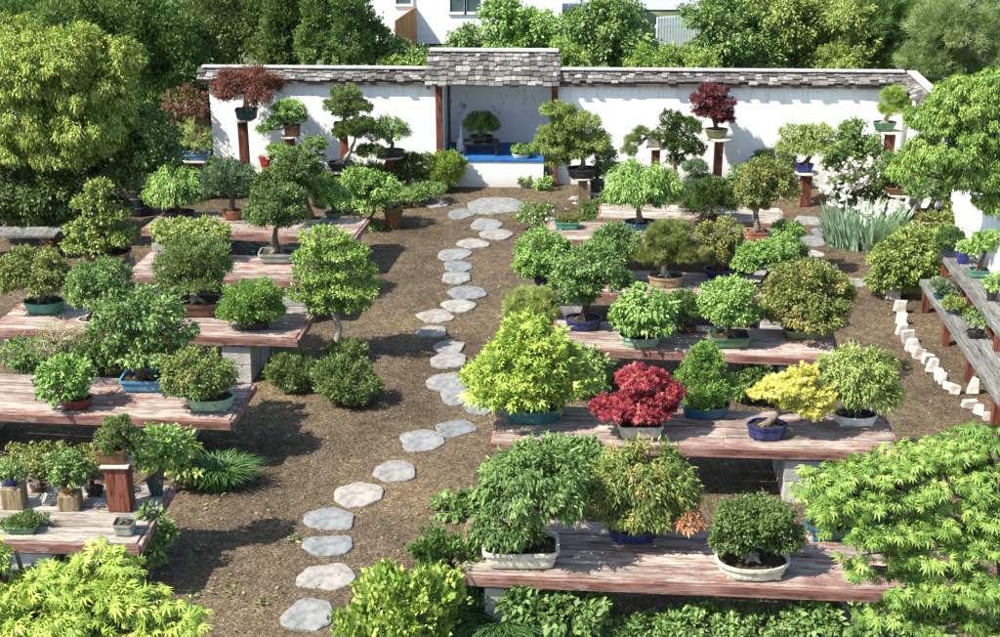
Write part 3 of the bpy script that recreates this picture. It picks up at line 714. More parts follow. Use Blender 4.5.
on_post('pale ferny bonsai in striped blue pot on short redwood post', 'short redwood post carrying the striped blue pot', 804, 172, 206, 10, 24, 19, 8, 'round', 'cobalt', [(795,133,16,7),(818,131,16,6),(808,146,24,9),(790,148,13,7)], 'lance', 4.5, 'pale', dens=.8)
on_post('light yellow-green pine in dark green pot on the tall right post', 'tall redwood post holding the yellow-green pine', 884, 131, 196, 9, 24, 24, 9, 'round', 'green', [(898,96,13,8),(905,104,12,8),(892,110,12,7)], 'needle', 4.5, 'lime', dens=1.6, barkm=M_BARKPALE)
on_post('green rounded bonsai in brown bowl on dark post right of the irises', 'dark post right of the irises', 897, 194, 222, 10, 24, 25, 7, 'round', 'umber', [(900,168,19,15),(912,160,14,12)], 'oval', 3.4, 'mid')
on_post('dense dark green bonsai in brown rimmed bowl beside the right return wall', 'stand under the brown rimmed bowl by the return wall', 928, 220, 250, 14, 28, 30, 9, 'round', 'umber', [(930,188,25,20),(940,170,17,12)], 'lance', 4, 'mid')

# ------------------------------------------------------------------ bonsai on benches
B = bonsai
# near right bench
B('large green cutleaf maple bonsai in cream rectangular pot', 521, 572, 78, 17, 'rect', 'cream', [(527,490,54,42),(506,530,32,22)], 'lance', 10, 'mid', dens=1.5, droop=.9, clump=.26, dr=.62)
B('bronze-green maple bonsai in blue oval pot, middle of the near right bench', 634, 547, 52, 12, 'oval', 'navy', [(643,490,52,42),(642,503,50,17)], 'lance', 9, 'bronze2', dens=1.5, droop=.7, clump=.26, extra=((688,522,13,8,-.25), 'tips'), dr=.8)
B('dark green rounded bonsai with driftwood in cream oval pot', 756, 585, 76, 14, 'oval', 'cream', [(758,517,38,16),(732,540,22,17),(780,537,24,16),(752,528,30,18)], 'oval', 5.5, 'dark', dens=1.5, barkm=M_BARKPALE, clump=.28)
B('small tree in dark blue round pot half hidden by the lacy maple', 833, 545, 52, 13, 'round', 'blue', [(842,508,30,16)], 'lace', 12, 'bright', dens=1.0)
# second right
B('big lime-yellow star-leaved maple dome in teal oval pot', 533, 427, 66, 14, 'oval', 'teal', [(531,345,33,24),(530,364,50,30),(528,381,60,27)], 'star', 11, 'limey', dens=1.35, droop=.1, clump=.17, flat=.6, rough=.05)
B('crimson red maple in cream rectangular pot', 641, 441, 46, 13, 'rect', 'cream', [(640,380,24,13),(660,393,24,13),(616,407,25,11),(645,408,35,13)], 'star', 5.5, 'red', dens=1.5, clump=.25)
B('cone-shaped fresh green spruce in blue oval pot', 707, 422, 50, 12, 'oval', 'blue', [(706,353,13,9),(706,367,20,12),(700,384,27,14),(715,390,24,14),(701,400,20,10)], 'scale', 4.5, 'bright', dens=1.4)
B('golden yellow leaning maple in lobed navy pot', 769, 443, 40, 14, 'lobed', 'navy', [(802,374,15,9),(785,386,26,11),(808,393,24,12),(765,394,15,7),(813,407,20,9),(796,401,20,8)], 'star', 5.5, 'yellow', dens=1.2, flat=.5)
B('rounded yellow-green maple in white oval pot at the bench end', 858, 429, 46, 10, 'oval', 'white', [(857,376,36,28),(860,392,36,19)], 'lance', 7, 'pale', dens=1.5, droop=.8)
# third right
B('spreading leafy bonsai with bent trunk in cobalt oval pot', 584, 333, 38, 11, 'oval', 'navy', [(590,262,30,15),(575,282,26,13),(604,280,27,13),(580,296,18,9)], 'oval', 5, 'mid', dens=1.1)
B('broad-leaved round bonsai in pale green oval pot', 641, 350, 43, 10, 'oval', 'palegreen', [(644,306,28,19),(643,320,32,13)], 'oval', 7, 'bright', dens=1.4, droop=.9)
B('small dense conifer in brown rectangular pot between two larger trees', 687, 334, 20, 6, 'rect', 'brown', [(686,308,17,15)], 'scale', 3.4, 'mid', dens=1.4)
B('rounded fresh green bonsai in green rectangular pot', 731, 350, 41, 11, 'rect', 'green', [(732,300,27,19),(731,312,29,13)], 'oval', 4.6, 'bright', dens=1.4)
B('wide bronze-tinted dome bonsai in olive rectangular pot at the bench end', 809, 341, 48, 9, 'rect', 'olivegreen', [(808,296,42,30),(807,312,44,18)], 'oval', 5, 'bronze', dens=1.5, clump=.2)
# fourth right
B('dense round green bonsai at the left end of the fourth right bench', 546, 287, 26, 7, 'oval', 'navy', [(546,255,27,22),(545,266,28,14)], 'oval', 4.4, 'bright', dens=1.4)
B('twisted olive pine in tan oval pot', 667, 290, 37, 11, 'oval', 'tan', [(669,234,23,11),(655,255,20,10),(684,252,22,11),(668,246,24,11)], 'needle', 5, 'olive', dens=1.6, barkm=M_BARKPALE)
B('bronze and green bushy bonsai in blue round pot', 720, 281, 31, 9, 'round', 'navy', [(722,235,22,14),(714,252,20,13),(735,251,18,13)], 'oval', 4, 'bronze', dens=1.2)
B('low spreading bright green bonsai in dark rectangular pot', 763, 295, 26, 7, 'rect', 'brown', [(758,253,18,9),(774,248,18,9),(748,264,14,7),(778,262,20,9)], 'oval', 3.8, 'bright', dens=1.2)
B('green bushy bonsai in pale blue dish behind the low spreading one', 783, 278, 18, 5, 'oval', 'skyblue', [(790,254,17,13)], 'oval', 3.8, 'mid')
B('rounded green bonsai behind the bent-trunk tree', 618, 284, 25, 6, 'oval', 'brown', [(613,240,24,15),(610,252,26,12)], 'oval', 4.4, 'mid', dens=1.3)
# fifth right
B('weeping umbrella-shaped green tree in wide blue tray', 642, 232, 36, 7, 'oval', 'blue', [(642,183,34,20),(641,193,37,13)], 'lance', 5.5, 'bright', dens=1.5, droop=1.1)
B('shallow teal rectangular pot of rocks and low moss', 567, 231, 25, 8, 'rect', 'tealgreen', [(562,220,6,3),(573,219,7,4)], 'scale', 2.5, 'olive', dens=.8)
B('bronze-brown upright tree in terracotta box', 758, 242, 22, 9, 'rect', 'terracotta', [(768,176,26,15),(758,192,20,13),(780,192,18,13),(756,203,13,8)], 'oval', 4, 'bronze', dens=1.25)
B('little bright green bush in small pot at the right bench end', 786, 243, 15, 5, 'oval', 'brown', [(787,231,16,9)], 'oval', 3.4, 'bright')
B('dark green conical conifer on the pale far bench', 711, 224, 22, 6, 'oval', 'brown', [(711,190,17,10),(711,203,24,14)], 'scale', 3.4, 'dark', dens=1.4, z=.5)
B('grey-blue juniper in shallow tray on the pale far bench', 689, 213, 22, 4, 'oval', 'grey', [(695,168,12,7),(703,183,17,8),(690,190,11,6)], 'scale', 3, 'blue', dens=1.2, z=.5, barkm=M_BARKPALE)
# left benches, far to near
B('bright weeping leafy bonsai in flat dark tray on the far left bench', 178, 219, 30, 5, 'oval', 'black', [(176,184,24,16),(176,195,28,12)], 'lance', 6, 'bright', dens=1.4, droop=1.2)
B('blue-green juniper in small terracotta bowl', 231, 222, 21, 10, 'round', 'terracotta', [(228,174,24,10),(240,186,20,10),(218,188,16,10)], 'scale', 3.6, 'blue', dens=1.3)
B('tall dark green bushy tree in grey rectangular pot, behind the grey-potted bonsai', 311, 226, 20, 6, 'rect', 'grey', [(295,168,23,14),(284,187,30,15)], 'oval', 4, 'dark', dens=1.4)
B('small light green tree in green round pot on the far left bench', 333, 220, 19, 6, 'round', 'green', [(330,196,18,12),(322,188,11,8)], 'oval', 3.8, 'bright')
B('airy pale-leaved bonsai with pale trunk on the second left bench', 193, 262, 26, 6, 'oval', 'brown', [(178,233,26,13),(205,232,24,12),(190,240,32,9)], 'oval', 4.6, 'pale', dens=1.1, barkm=M_BARKPALE)
B('dark flat-bottomed bonsai with stout trunk in grey rectangular pot', 276, 265, 37, 10, 'rect', 'grey', [(276,202,29,16),(275,215,32,12)], 'oval', 3.6, 'dark', dens=1.5)
B('cloud-pruned juniper with pale branch in brown rectangular pot', 193, 319, 50, 13, 'rect', 'brown', [(195,250,28,11),(180,264,24,11),(212,266,20,10),(192,280,32,11),(172,281,16,8)], 'scale', 4, 'pine', dens=1.4, barkm=M_BARKPALE)
B('olive-green round bonsai in teal oval pot at the far left', 41, 316, 42, 11, 'oval', 'tealgreen', [(34,270,33,19),(34,281,36,14)], 'oval', 4.5, 'olive', dens=1.5)
B('rounded mid-green bonsai in cream round pot', 89, 330, 27, 8, 'round', 'cream', [(98,280,30,21),(97,293,33,15)], 'oval', 4.4, 'mid', dens=1.4)
B('dense bright green dome bonsai at the right end of the third left bench', 252, 332, 34, 8, 'oval', 'black', [(251,300,26,19),(252,310,29,13)], 'scale', 4.2, 'bright', dens=1.5)
B('large loose leafy tree in sky-blue rectangular tray with rocks', 142, 394, 47, 12, 'rect', 'skyblue', [(140,310,38,20),(115,335,28,18),(165,330,28,18),(145,348,38,16)], 'oval', 7, 'mid', dens=.95)
B('bright broad-leaved small tree in maroon round pot', 74, 413, 34, 11, 'round', 'maroon', [(66,374,24,14),(62,388,23,12)], 'oval', 7.5, 'bright', dens=1.3)
B('red-tipped rounded bonsai in pale green oval pot', 208, 414, 49, 12, 'oval', 'palegreen', [(197,371,33,20),(196,382,34,14)], 'oval', 4.8, 'redtip', dens=1.5)
B('bare twiggy grey plant in dark pot behind the maroon pot', 38, 388, 17, 8, 'round', 'black', [(60,338,26,16),(48,350,18,14)], 'oval', 2.5, 'bronze', dens=.12, barkm=M_BARKPALE, limbs=18)
# near left bench with small things
def wood_block(label, u, vb, w, h, z=.6):
    p = at_z(u, vb, z); s = scl(p); wd = w / s; hh = h / s / math.cos(dep(p))
    mb = MB(); mb.box((0, 0, hh / 2), (wd, wd * .9, hh), jit=.006, t=.6); o = mb.build('wood_block', M_LOG, None, (p[0], p[1] + wd * .45, z), bevel=.008); tag(o, label, 'block'); return p[1] + wd * .45, z + hh
yb, zb = wood_block('weathered square wood block under the blue and white pot', 13, 510, 21, 20)
B('tiny plant in blue and white pot on a wood block at far left', 10, 490, 18, 8, 'round', 'cobalt', [(11,470,12,9)], 'oval', 6, 'mid', Y=yb, zbase=zb + .002, dens=.8)
yb, zb = wood_block('weathered wood block under the small terracotta-potted tree', 69, 512, 20, 15)
B('small thick-leaved green tree in terracotta pot on a wood block', 69, 497, 14, 8, 'round', 'terracotta', [(64,462,15,9),(76,468,13,9),(68,478,15,9)], 'oval', 6, 'mid', Y=yb, zbase=zb + .002)
yb, zb = post('thick leaning redwood post standing on the near left bench', 124, 470, 514, 1, 0) if False else (None, None)
pp = at_z(124, 513, .6); s_ = scl(pp); ph_ = 46 / s_ / math.cos(dep(pp)); pY = pp[1] + 11 / s_
rt = empty('display_post', (pp[0] - .02, pY, .6), 'thick redwood post standing on the near left bench', 'post'); mb = MB(); mb.box((-.02, 0, ph_ / 2 - .012), (22 / s_, 20 / s_, ph_ - .024), t=.8, jit=.004); mb.build('post', M_POST, rt, bevel=.008)
mb = MB(); mb.box((-.02, 0, ph_ - .012), (28 / s_, 26 / s_, .024)); mb.build('top_plate', M_PLATE, rt, bevel=.004)
B('cloud-padded green juniper in brown rectangular pot on the thick near left post', 114, 468, 33, 14, 'rect', 'umber', [(118,424,12,7),(110,437,12,8),(130,438,14,8),(116,446,14,7)], 'scale', 5, 'pine', Y=pY, zbase=.6 + ph_ + .002, dens=1.4)
B('sparse yellowish seedling in flat dark dish, near left bench', 37, 494, 18, 6, 'round', 'brown', [(30,464,14,10),(44,468,12,9)], 'oval', 6, 'olive', dens=.6)
B('thin yellow-leaved twiggy plant in dark round dish, near left bench', 93, 498, 20, 8, 'round', 'black', [(92,466,15,12)], 'oval', 5, 'olive', dens=.45)
B('creeping juniper in shallow green tray at the front of the near left bench', 20, 536, 32, 8, 'rect', 'green', [(28,520,16,5),(14,523,12,5)], 'scale', 5, 'pine', dens=1.2, dr=.9)
B('tiny grey square pot with a single tuft, front of the near left bench', 123, 538, 21, 12, 'rect', 'grey', [(123,524,3,2)], 'scale', 3, 'mid', dens=.6, dr=.95, cat='pot', name='small_pot')
B('twiggy leafy tree in dark green pot at the back right of the near left bench', 155, 498, 18, 17, 'round', 'darkteal', [(160,440,22,14),(172,455,15,12),(150,458,14,10)], 'oval', 7, 'bright', dens=.9)
def rock(label, u, vb, w, h, z, mat=M_ROCK, cat='rock'):
    p = at_z(u, vb, z); s = scl(p); mb = MB(); rng = np.random.RandomState(int(u)); n = 9; vs = []
    pr = [(.8, 0), (1, .25), (.9, .6), (.5, .92), (.05, 1)]
    for k, zz in pr:
        for j in range(n):
            t = 2 * math.pi * j / n; r_ = k * (1 + .22 * rng.normal() * (k > .3)); vs.append((w / s / 2 * r_ * math.cos(t), w / s / 2.6 * r_ * math.sin(t), h / s * zz))
    fs = [(i * n + j, i * n + (j + 1) % n, (i + 1) * n + (j + 1) % n, (i + 1) * n + j) for i in range(4) for j in range(n)] + [tuple(range(4 * n, 5 * n))]
    mb.add(vs, fs); return tag(mb.build('rock', mat, None, (p[0], p[1] + w / s / 3, z - .002)), label, cat)
rock('jagged blue-grey viewing stone on the near left bench', 45, 507, 13, 14, .6)
rock('small dark pebble pile beside the thick post', 100, 507, 15, 4, .6)
rock('pale boulder on the mulch in front of the white wall', 545, 222, 12, 8, 0)
rock('flat pale rock between the far pots right of the alcove', 575, 204, 12, 7, 0)

# ------------------------------------------------------------------ trees and shrubs of the garden
S_ = shrub
S_('slender tree growing from the ground at the end of the left benches', 332, 357, [(322,236,24,9),(340,250,28,9),(312,256,20,8),(352,268,24,9),(320,272,26,9),(345,286,36,9),(312,292,22,9),(350,302,22,8),(326,304,22,8)], 'oval', 4.6, 'fresh', name='garden_tree', cat='tree', dens=.7, tw=.045, barkm=M_BARKPALE)
J = 'low junipers at the foot of the slender tree'
S_('low soft green juniper left of the slender tree\'s trunk', 290, 388, [(290,372,26,17)], 'scale', 5, 'pine', dens=1.5, group=J)
S_('low soft green juniper in front of the slender tree\'s trunk, largest of three', 345, 402, [(346,382,31,20),(335,372,18,12)], 'scale', 5, 'pine', dens=1.5, group=J)
S_('low soft green juniper behind the slender tree\'s trunk', 345, 362, [(346,350,20,10)], 'scale', 5, 'pine', dens=1.5, group=J)
strap_clump('grass_tuft', 'arching dark green grass tuft on the mulch below the left bench', 219, 486, 44, 34, 700, 'grass', 'grass tuft', 1.7, stiff=.5)
S_('fuzzy pale green pine mound at the left end of the third right bench', 534, 330, [(533,309,26,18),(533,302,18,12)], 'needle', 7, 'pale', dens=2.2, z=.2, name='pine_mound')
S_('glazed-jar tree: light green crown beside the far left bench', 374, 212, [(372,190,30,16),(360,178,20,10),(350,200,18,12)], 'oval', 4.2, 'bright', Y=None, dens=1.0, z=.62, name='jar_tree', cat='tree') if False else None
B('light green spreading tree in brown glazed jar right of the far left bench', 393, 231, 20, 22, 'round', 'umber', [(376,188,22,12),(360,180,20,10),(350,198,20,12),(368,202,22,10),(364,228,18,8)], 'oval', 4.4, 'bright', z=0, dens=1.0, dr=.95)
B('layered upright maple in brown rectangular pot beyond the left benches', 105, 268, 44, 12, 'rect', 'brown', [(100,190,13,8),(92,206,19,9),(108,216,20,9),(84,229,17,8),(112,236,24,9),(88,244,22,8)], 'oval', 5, 'willow', z=.3, dens=1.2)
tb = at_z(105, 266, .3); mb = MB(); mb.box((0, 0, .145), (.62, .45, .29), jit=.004); tag(mb.build('stone_block', M_BLOCK, None, (tb[0], tb[1] + .2, 0)), 'concrete block stand under the layered upright maple', 'block')
# wall-foot planting, left
for (lab, u, vb, pads, k, lp, pal, de) in [
 ('low green ground shrub left of the red pot', 232, 195, [(225,172,22,12),(212,182,16,10)], 'oval', 4, 'mid', 1.1),
 ('bushy green shrub in front of the red pot', 285, 190, [(282,182,20,9),(303,172,18,12)], 'oval', 4, 'dark', 1.2),
 ('feathery dark shrub behind the far left bench', 318, 208, [(318,184,20,10)], 'scale', 4, 'mid', 1.2),
 ('dark green yew mound left of the lime mound', 408, 190, [(408,168,21,14),(388,176,16,10)], 'scale', 3.6, 'dark', 1.6),
 ('lime-green mounded shrub beside the alcove plinth', 444, 190, [(444,169,21,15)], 'scale', 3.2, 'lime', 1.7),
 ('loose green shrub beneath the dome bonsai', 365, 192, [(366,176,20,12)], 'scale', 3.6, 'mid', 1.2),
 ('leafy ground cover along the path behind the broken stones', 400, 203, [(400,193,30,7),(428,190,18,6)], 'oval', 3.4, 'mid', .9),
 ('pale-leaved bush under the far left bench end', 345, 214, [(340,203,12,6)], 'oval', 3.4, 'bright', 1)]:
    S_(lab, u, vb, pads, k, lp, pal, de)
S_('little green seedling against the alcove plinth, left one', 525, 187, [(525,181,7,4)], 'oval', 4, 'mid', .9, name='seedling', cat='plant')
S_('little green seedling against the alcove plinth, right one', 544, 189, [(544,183,10,5)], 'oval', 5, 'bright', .9, name='seedling', cat='plant')
B('straggly plant in small yellow pot by the path', 543, 232, 10, 8, 'round', 'gold', [(533,215,16,10),(545,209,8,6)], 'oval', 4.4, 'mid', z=0, dens=.7)
S_('dark low bush beneath the yellowish post', 600, 232, [(598,214,18,12),(607,206,12,8)], 'oval', 3.6, 'dark', 1.1)
S_('upright dark juniper tree against the right wall', 677, 200, [(672,120,12,8),(688,128,14,8),(664,134,12,7),(680,144,18,8),(695,150,11,6),(676,160,10,5)], 'scale', 3.6, 'dark', .9, name='juniper_tree', cat='tree', tw=.05)
S_('large dense green bush against the right wall', 856, 196, [(858,136,20,14),(848,154,26,18),(870,160,18,16)], 'oval', 5, 'mid', 1.3)
S_('small green bush behind the bronze tree', 740, 200, [(742,176,14,10),(738,188,12,10)], 'oval', 3.6, 'mid', 1)
S_('leafy bush beneath the ferny bonsai\'s blue pot', 770, 190, [(775,160,18,12),(758,168,12,10)], 'oval', 4, 'dark', 1.1)
# irises and rhododendron
def blooms(pads, n, s, root, name, rng):
    P, T, Nn, S, tn = scatter(pads, 'star', s, 1, rng, rough=.05)
    idx = rng.permutation(len(P))[:n]
    me = leaves_mesh(name, P[idx], T[idx] + np.array([0, 0, .2]), Nn[idx], S[idx], tn[idx], 'star'); return link(name, me, lm('flower'), root)
rh = S_('rhododendron covered in pale pink and white flowers behind the irises', 862, 214, [(862,178,30,16),(850,190,22,12),(882,186,22,14)], 'oval', 4.5, 'deep', 1.1, name='rhododendron', cat='shrub')
p0 = np.array(rh.location); blooms(pads_px([(862,178,33,19),(850,188,25,14),(884,184,22,14)], p0[1] - .05, p0), 620, .085, rh, 'blossom', np.random.RandomState(5))
ir = empty('iris_clump', at_z(866, 246, 0), 'clump of grey-green sword-leaved irises with white blooms', 'iris')
def iris():
    o = strap_clump('leaves', None, 868, 238, 46, 36, 620, 'iris', None, 4.2, stiff=.9, spread=.5, base=.85, lo=.4)
    for k in ('label', 'category'):
        if k in o: del o[k]
    o.parent = ir; o.location = (0, 0.1, 0)
    rng = np.random.RandomState(4); p0 = np.array(ir.location)
    for (u, v) in [(829,190),(836,205),(845,197),(866,213),(860,205),(877,206),(891,210),(896,203),(905,205),(870,219)]:
        c = at_y(u, v, p0[1] - .1) - p0; n = 14
        P = np.tile(c, (n, 1)) + rng.normal(size=(n, 3)) * .025; a = rng.uniform(0, 6.28, n)
        me = leaves_mesh('bloom', P, np.stack([np.cos(a), np.sin(a), rng.uniform(-.9, .9, n)], 1), rng.normal(size=(n, 3)), np.full(n, .11), rng.uniform(.7, 1, n), 'oval'); b = link('bloom', me, lm('flower'), ir)
        mb = MB(); mb.tube([(c[0] * .8, c[1], 0), (c[0], c[1], c[2])], [.006, .004], 5); mb.build('stalk', lm('iris'), b)
iris()
S_('big yellow-green bush between the side path and plank shelves', 905, 296, [(900,262,30,20),(918,248,26,17),(893,278,24,14),(925,272,20,15)], 'oval', 5.5, 'willow', 1.3)
S_('olive bush at the head of the upper shelf', 950, 258, [(945,222,22,12),(960,212,16,11),(938,236,16,9)], 'oval', 5, 'olive', 1.1)

# ------------------------------------------------------------------ tiered shelves on the right
SA = math.radians(-3.75); SD = np.array([math.sin(-SA), math.cos(SA), 0])   # away from camera
def shelf(label, u, v, z, width, length, nleg):
    p = at_z(u, v, z); o = empty('plank_shelf', (p[0], p[1], 0), label, 'shelf', 'tiered plank shelves along the return wall', SA)
    mb = MB()
    for i in range(2): mb.box((width * (.25 + .5 * i), -length / 2, z - .02), (width / 2 - .008, length, .04), t=.3 + .4 * i)
    mb.build('board', M_GREYWOOD, o, bevel=.004)
    mb = MB(); mb.box((-.015, -length / 2, z - .04), (.03, length, .075)); mb.build('edge_trim', M_GREYWOOD, o)
    for i in range(nleg):
        for x in (.05, width - .05):
            mb = MB(); mb.box((x, -.12 - i * (length - .3) / (nleg - 1), (z - .045) / 2), (.085, .085, z - .045), t=.3 + .1 * i); mb.build('leg', M_POST, o)
    return o
shelf('upper grey plank shelf along the right return wall', 941, 250, .75, .40, 5.6, 5)
shelf('lower grey plank shelf along the right return wall, at knee height', 922, 279, .42, .36, 5.0, 5)
B('small bush in deep blue round pot on the upper shelf', 964, 265, 15, 11, 'round', 'cobalt', [(966,248,9,6)], 'oval', 4, 'flower' if False else 'pale', z=.75, dens=.5)
B('leafy small tree in green rectangular pot on the upper shelf', 980, 279, 19, 8, 'rect', 'tealgreen', [(978,246,16,10),(990,240,12,9)], 'oval', 5, 'bright', z=.75)
B('green spreading bonsai in green bowl at the head of the upper shelf', 951, 252, 14, 5, 'round', 'green', [(950,236,14,9)], 'oval', 4, 'bright', z=.75)
B('small plant in black nursery pot at the frame edge of the upper shelf', 993, 302, 13, 12, 'round', 'black', [(997,284,11,9)], 'oval', 5, 'bright', z=.75)
B('trailing silver-green juniper at the head of the lower shelf', 942, 300, 14, 4, 'rect', 'blue', [(940,286,9,6),(948,292,9,6)], 'scale', 4, 'blue', z=.42)
B('trailing pale juniper in small blue pot, middle of the lower shelf', 957, 315, 12, 5, 'rect', 'blue', [(953,304,10,6),(962,312,9,6)], 'scale', 4, 'pale', z=.42)
B('twiggy plant in black dish on the lower shelf', 977, 340, 19, 7, 'round', 'black', [(980,320,13,8)], 'oval', 4, 'mid', z=.42, dens=.5)

# white edging stones
EDGE = [(893,300,11,20,13),(900,313,9,14,10),(901,324,9,13,8),(902,334,9,12,6),(908,343,9,13,-10),(912,350,12,12,-20),(919,359,10,12,20),(914,352,8,7,5),(927,364,10,12,12),(932,372,9,15,15),(938,379,8,12,5),(943,384,7,13,4),(948,389,9,8,-8),(955,393,9,9,20),(973,393,8,17,4),(969,408,11,9,-4),(978,414,9,10,12),(990,420,11,9,-14)]
for i, (u, vb, w, h, rot) in enumerate(EDGE):
    p = at_z(u, vb, 0); s = scl(p); mb = MB(); hh = h / s / math.cos(dep(p))
    mb.box((0, 0, hh / 2 - .01), (w / s * 1.3, .07 + .03 * random.random(), hh * .88), rot=Matrix.Rotation(math.radians(rot * .5), 3, 'Y'), t=random.random(), taper=random.uniform(.6, .95), jit=.018)
    o = mb.build('edging_stone', M_WHITESTONE, None, (p[0], p[1], 0), bevel=.008); o.rotation_euler = (random.uniform(-.1, .1), 0, random.uniform(-.5, .2))
    tag(o, 'broken white edging stone set on end, %s from the far end of the row' % ORD[i], 'edging stone', 'white edging stones right of the side path')

# hose
mb = MB(); rng = np.random.RandomState(2)
for k in range(4):
    pts = []
    for j in range(14):
        f = j / 13; q = at_z(224 + 52 * f, 244 + 3 * k - 7 * math.sin(f * 3.1 + k * .3) + 2 * math.sin(9 * f + k), .03 + .02 * k); pts.append(q)
    mb.tube(pts, [.013] * 14, 6)
tag(mb.build('garden_hose', M_HOSE, None, smooth=True), 'green garden hose lying loosely below the far left bench', 'hose')
# composter barrel
p = at_z(140, 214, 0); br = empty('barrel', p, 'black plastic barrel in the shade at the far left', 'barrel'); mb = MB()
mb.superlathe([(.9, 0), (.97, .05), (1, .15), (.97, .16), (1, .3), (.97, .31), (1, .42), (.93, .46)], .22, .22, 2, 28, .5, True, True); mb.build('body', M_BLACKPL, br)
mb = MB(); mb.superlathe([(1.0, .462), (1.0, .49), (.5, .51)], .215, .215, 2, 28, .5, True, True); mb.build('lid', M_BLACKPL, br)
# old grey plank stand at the far left
p = at_z(-20, 236, .4); o = empty('plank_stand', (p[0], p[1], 0), 'small grey plank stand in the shade at the left edge', 'stand', None, 0); mb = MB()
for i in range(3): mb.box((.5, .1 + .15 * i, .38), (1.15, .14, .035), t=.3 + .2 * i)
mb.build('board', M_GREYWOOD, o)
for x in (.05, .95):
    mb = MB(); mb.box((x, .25, .18), (.08, .35, .355)); mb.build('leg', M_POST, o)
S_('bright leafy shrub poking in at the left edge above the grey stand', -5, 236, [(0,200,18,14)], 'oval', 8, 'bright', 1.1)

# ------------------------------------------------------------------ lower plants and ivy
for (lab, u, vb, pads, k, lp, pal, de, nm, ct) in [
 ('ivy climbing behind the near right bench, under the lime maple', 548, 512, [(560,458,45,16),(525,470,35,16),(590,470,26,16),(470,520,22,18),(455,508,24,14)], 'oval', 9, 'mid', 1.2, 'ivy', 'ivy'),
 ('ivy growing beneath the near right bench at the front', 560, 640, [(560,606,48,22),(520,598,22,14)], 'oval', 12, 'mid', 1.2, 'ivy', 'ivy'),
 ('dark broad-leaved ivy under the lacy maple at bottom right', 860, 650, [(860,612,40,18),(820,618,22,14),(905,625,40,16)], 'oval', 12, 'mid', 1.2, 'ivy', 'ivy'),
 ('low leafy ground plants along the bottom edge under the near bench', 700, 650, [(650,632,36,12),(705,622,40,12),(760,628,40,12),(805,618,22,10)], 'oval', 8, 'mid', .9, 'ground_plant', 'plant'),
 ('dark green climbing shrub between the lime and red maples', 592, 402, [(592,372,20,22)], 'oval', 6, 'mid', 1.2, 'shrub', 'shrub'),
 ('dark leafy shrub behind the spruce and the golden maple', 765, 402, [(765,376,30,16),(745,385,16,14)], 'oval', 6.5, 'dark', 1.1, 'shrub', 'shrub'),
 ('lush green plant under the third left bench at the far left', 30, 392, [(28,354,26,14),(40,368,24,14)], 'oval', 7, 'mid', 1, 'shrub', 'shrub'),
 ('leafy green shrub between the blue tray and twiggy plant', 100, 385, [(98,355,26,16),(85,368,20,12)], 'oval', 6, 'dark', 1, 'shrub', 'shrub'),
 ('broad yellow-green leafy plant beside the arching grass tuft', 172, 492, [(175,444,20,13),(185,462,16,12),(162,460,18,12)], 'oval', 9, 'willow', .9, 'shrub', 'shrub'),
 ('low yellowish ground plants behind the small pots at far left', 30, 480, [(10,455,18,9),(48,452,22,9),(85,455,16,8)], 'oval', 6, 'olive', .8, 'ground_plant', 'plant'),
 ('thick-leaved stems rising beside the near left bench end', 152, 575, [(150,516,13,9),(156,532,16,12),(150,550,15,12)], 'oval', 9, 'mid', .9, 'shrub', 'shrub'),
 ('dark green juniper mound beneath the near left bench', 75, 600, [(72,570,24,13),(20,575,30,14)], 'scale', 8, 'dark', 1.3, 'shrub', 'shrub'),
 ('yellow-green large-leaved bush at the bottom centre of the path', 405, 655, [(408,600,50,36),(395,622,52,28)], 'oval', 11, 'lime', 1.5, 'shrub', 'shrub'),
 ('feathery dark green juniper creeping left of the near bench corner', 470, 620, [(452,560,28,18),(466,585,38,22),(438,545,22,14),(490,612,30,22)], 'scale', 9, 'mid', 1.3, 'shrub', 'shrub')]:
    S_(lab, u, vb, pads, k, lp, pal, de, name=nm, cat=ct, droop=-.9 if 'bottom centre' in lab else .3)
strap_clump('grass_tuft', 'dark green mondo grass at the near right bench corner', 500, 640, 66, 44, 1500, 'grass', 'grass tuft', 2.0, stiff=.5)
strap_clump('grass_tuft', 'small grass tuft at the bottom edge beneath the near bench', 610, 660, 50, 30, 500, 'grass', 'grass tuft', 2.0, stiff=.5)

# foreground maples
S_('lime-green Japanese maple in the bottom left corner', 60, 720, [(100,560,34,9,.3),(60,582,40,11,.2),(118,582,38,10,.2),(10,590,30,12,.2),(-4,555,20,14,.3),(150,600,34,10,.1),(95,606,42,11,.1),(40,612,42,12,.1),(0,625,34,13),(168,622,30,10),(125,630,42,12),(70,636,42,12),(20,645,42,12)], 'lace', 15, 'limey', .75, name='maple_tree', cat='maple', Y=7.6, tw=.05, rough=.14, clump=.34, droop=.5)
S_('lacy light green Japanese maple in the bottom right corner', 1010, 800, [(828,478,30,9,.2),(868,470,32,9,.3),(842,500,40,10,.1),(905,455,34,10,.5),(955,446,34,10,.6),(992,432,26,11,.7),(890,492,38,10,.3),(945,478,40,11,.4),(990,470,30,12,.5),(850,526,34,10,.05),(905,522,40,11,.2),(960,512,42,12,.3),(996,508,26,13,.3),(880,552,30,10,.1),(935,548,40,12,.15),(985,545,36,14,.2),(905,584,30,9),(955,584,40,12),(992,590,28,14),(890,612,28,9),(945,618,40,12),(990,630,34,14),(858,566,16,7,.1)], 'lace', 12.5, 'fresh', .68, name='maple_tree', cat='maple', Y=8.2, tw=.05, clump=.30, droop=.9, rough=.16)

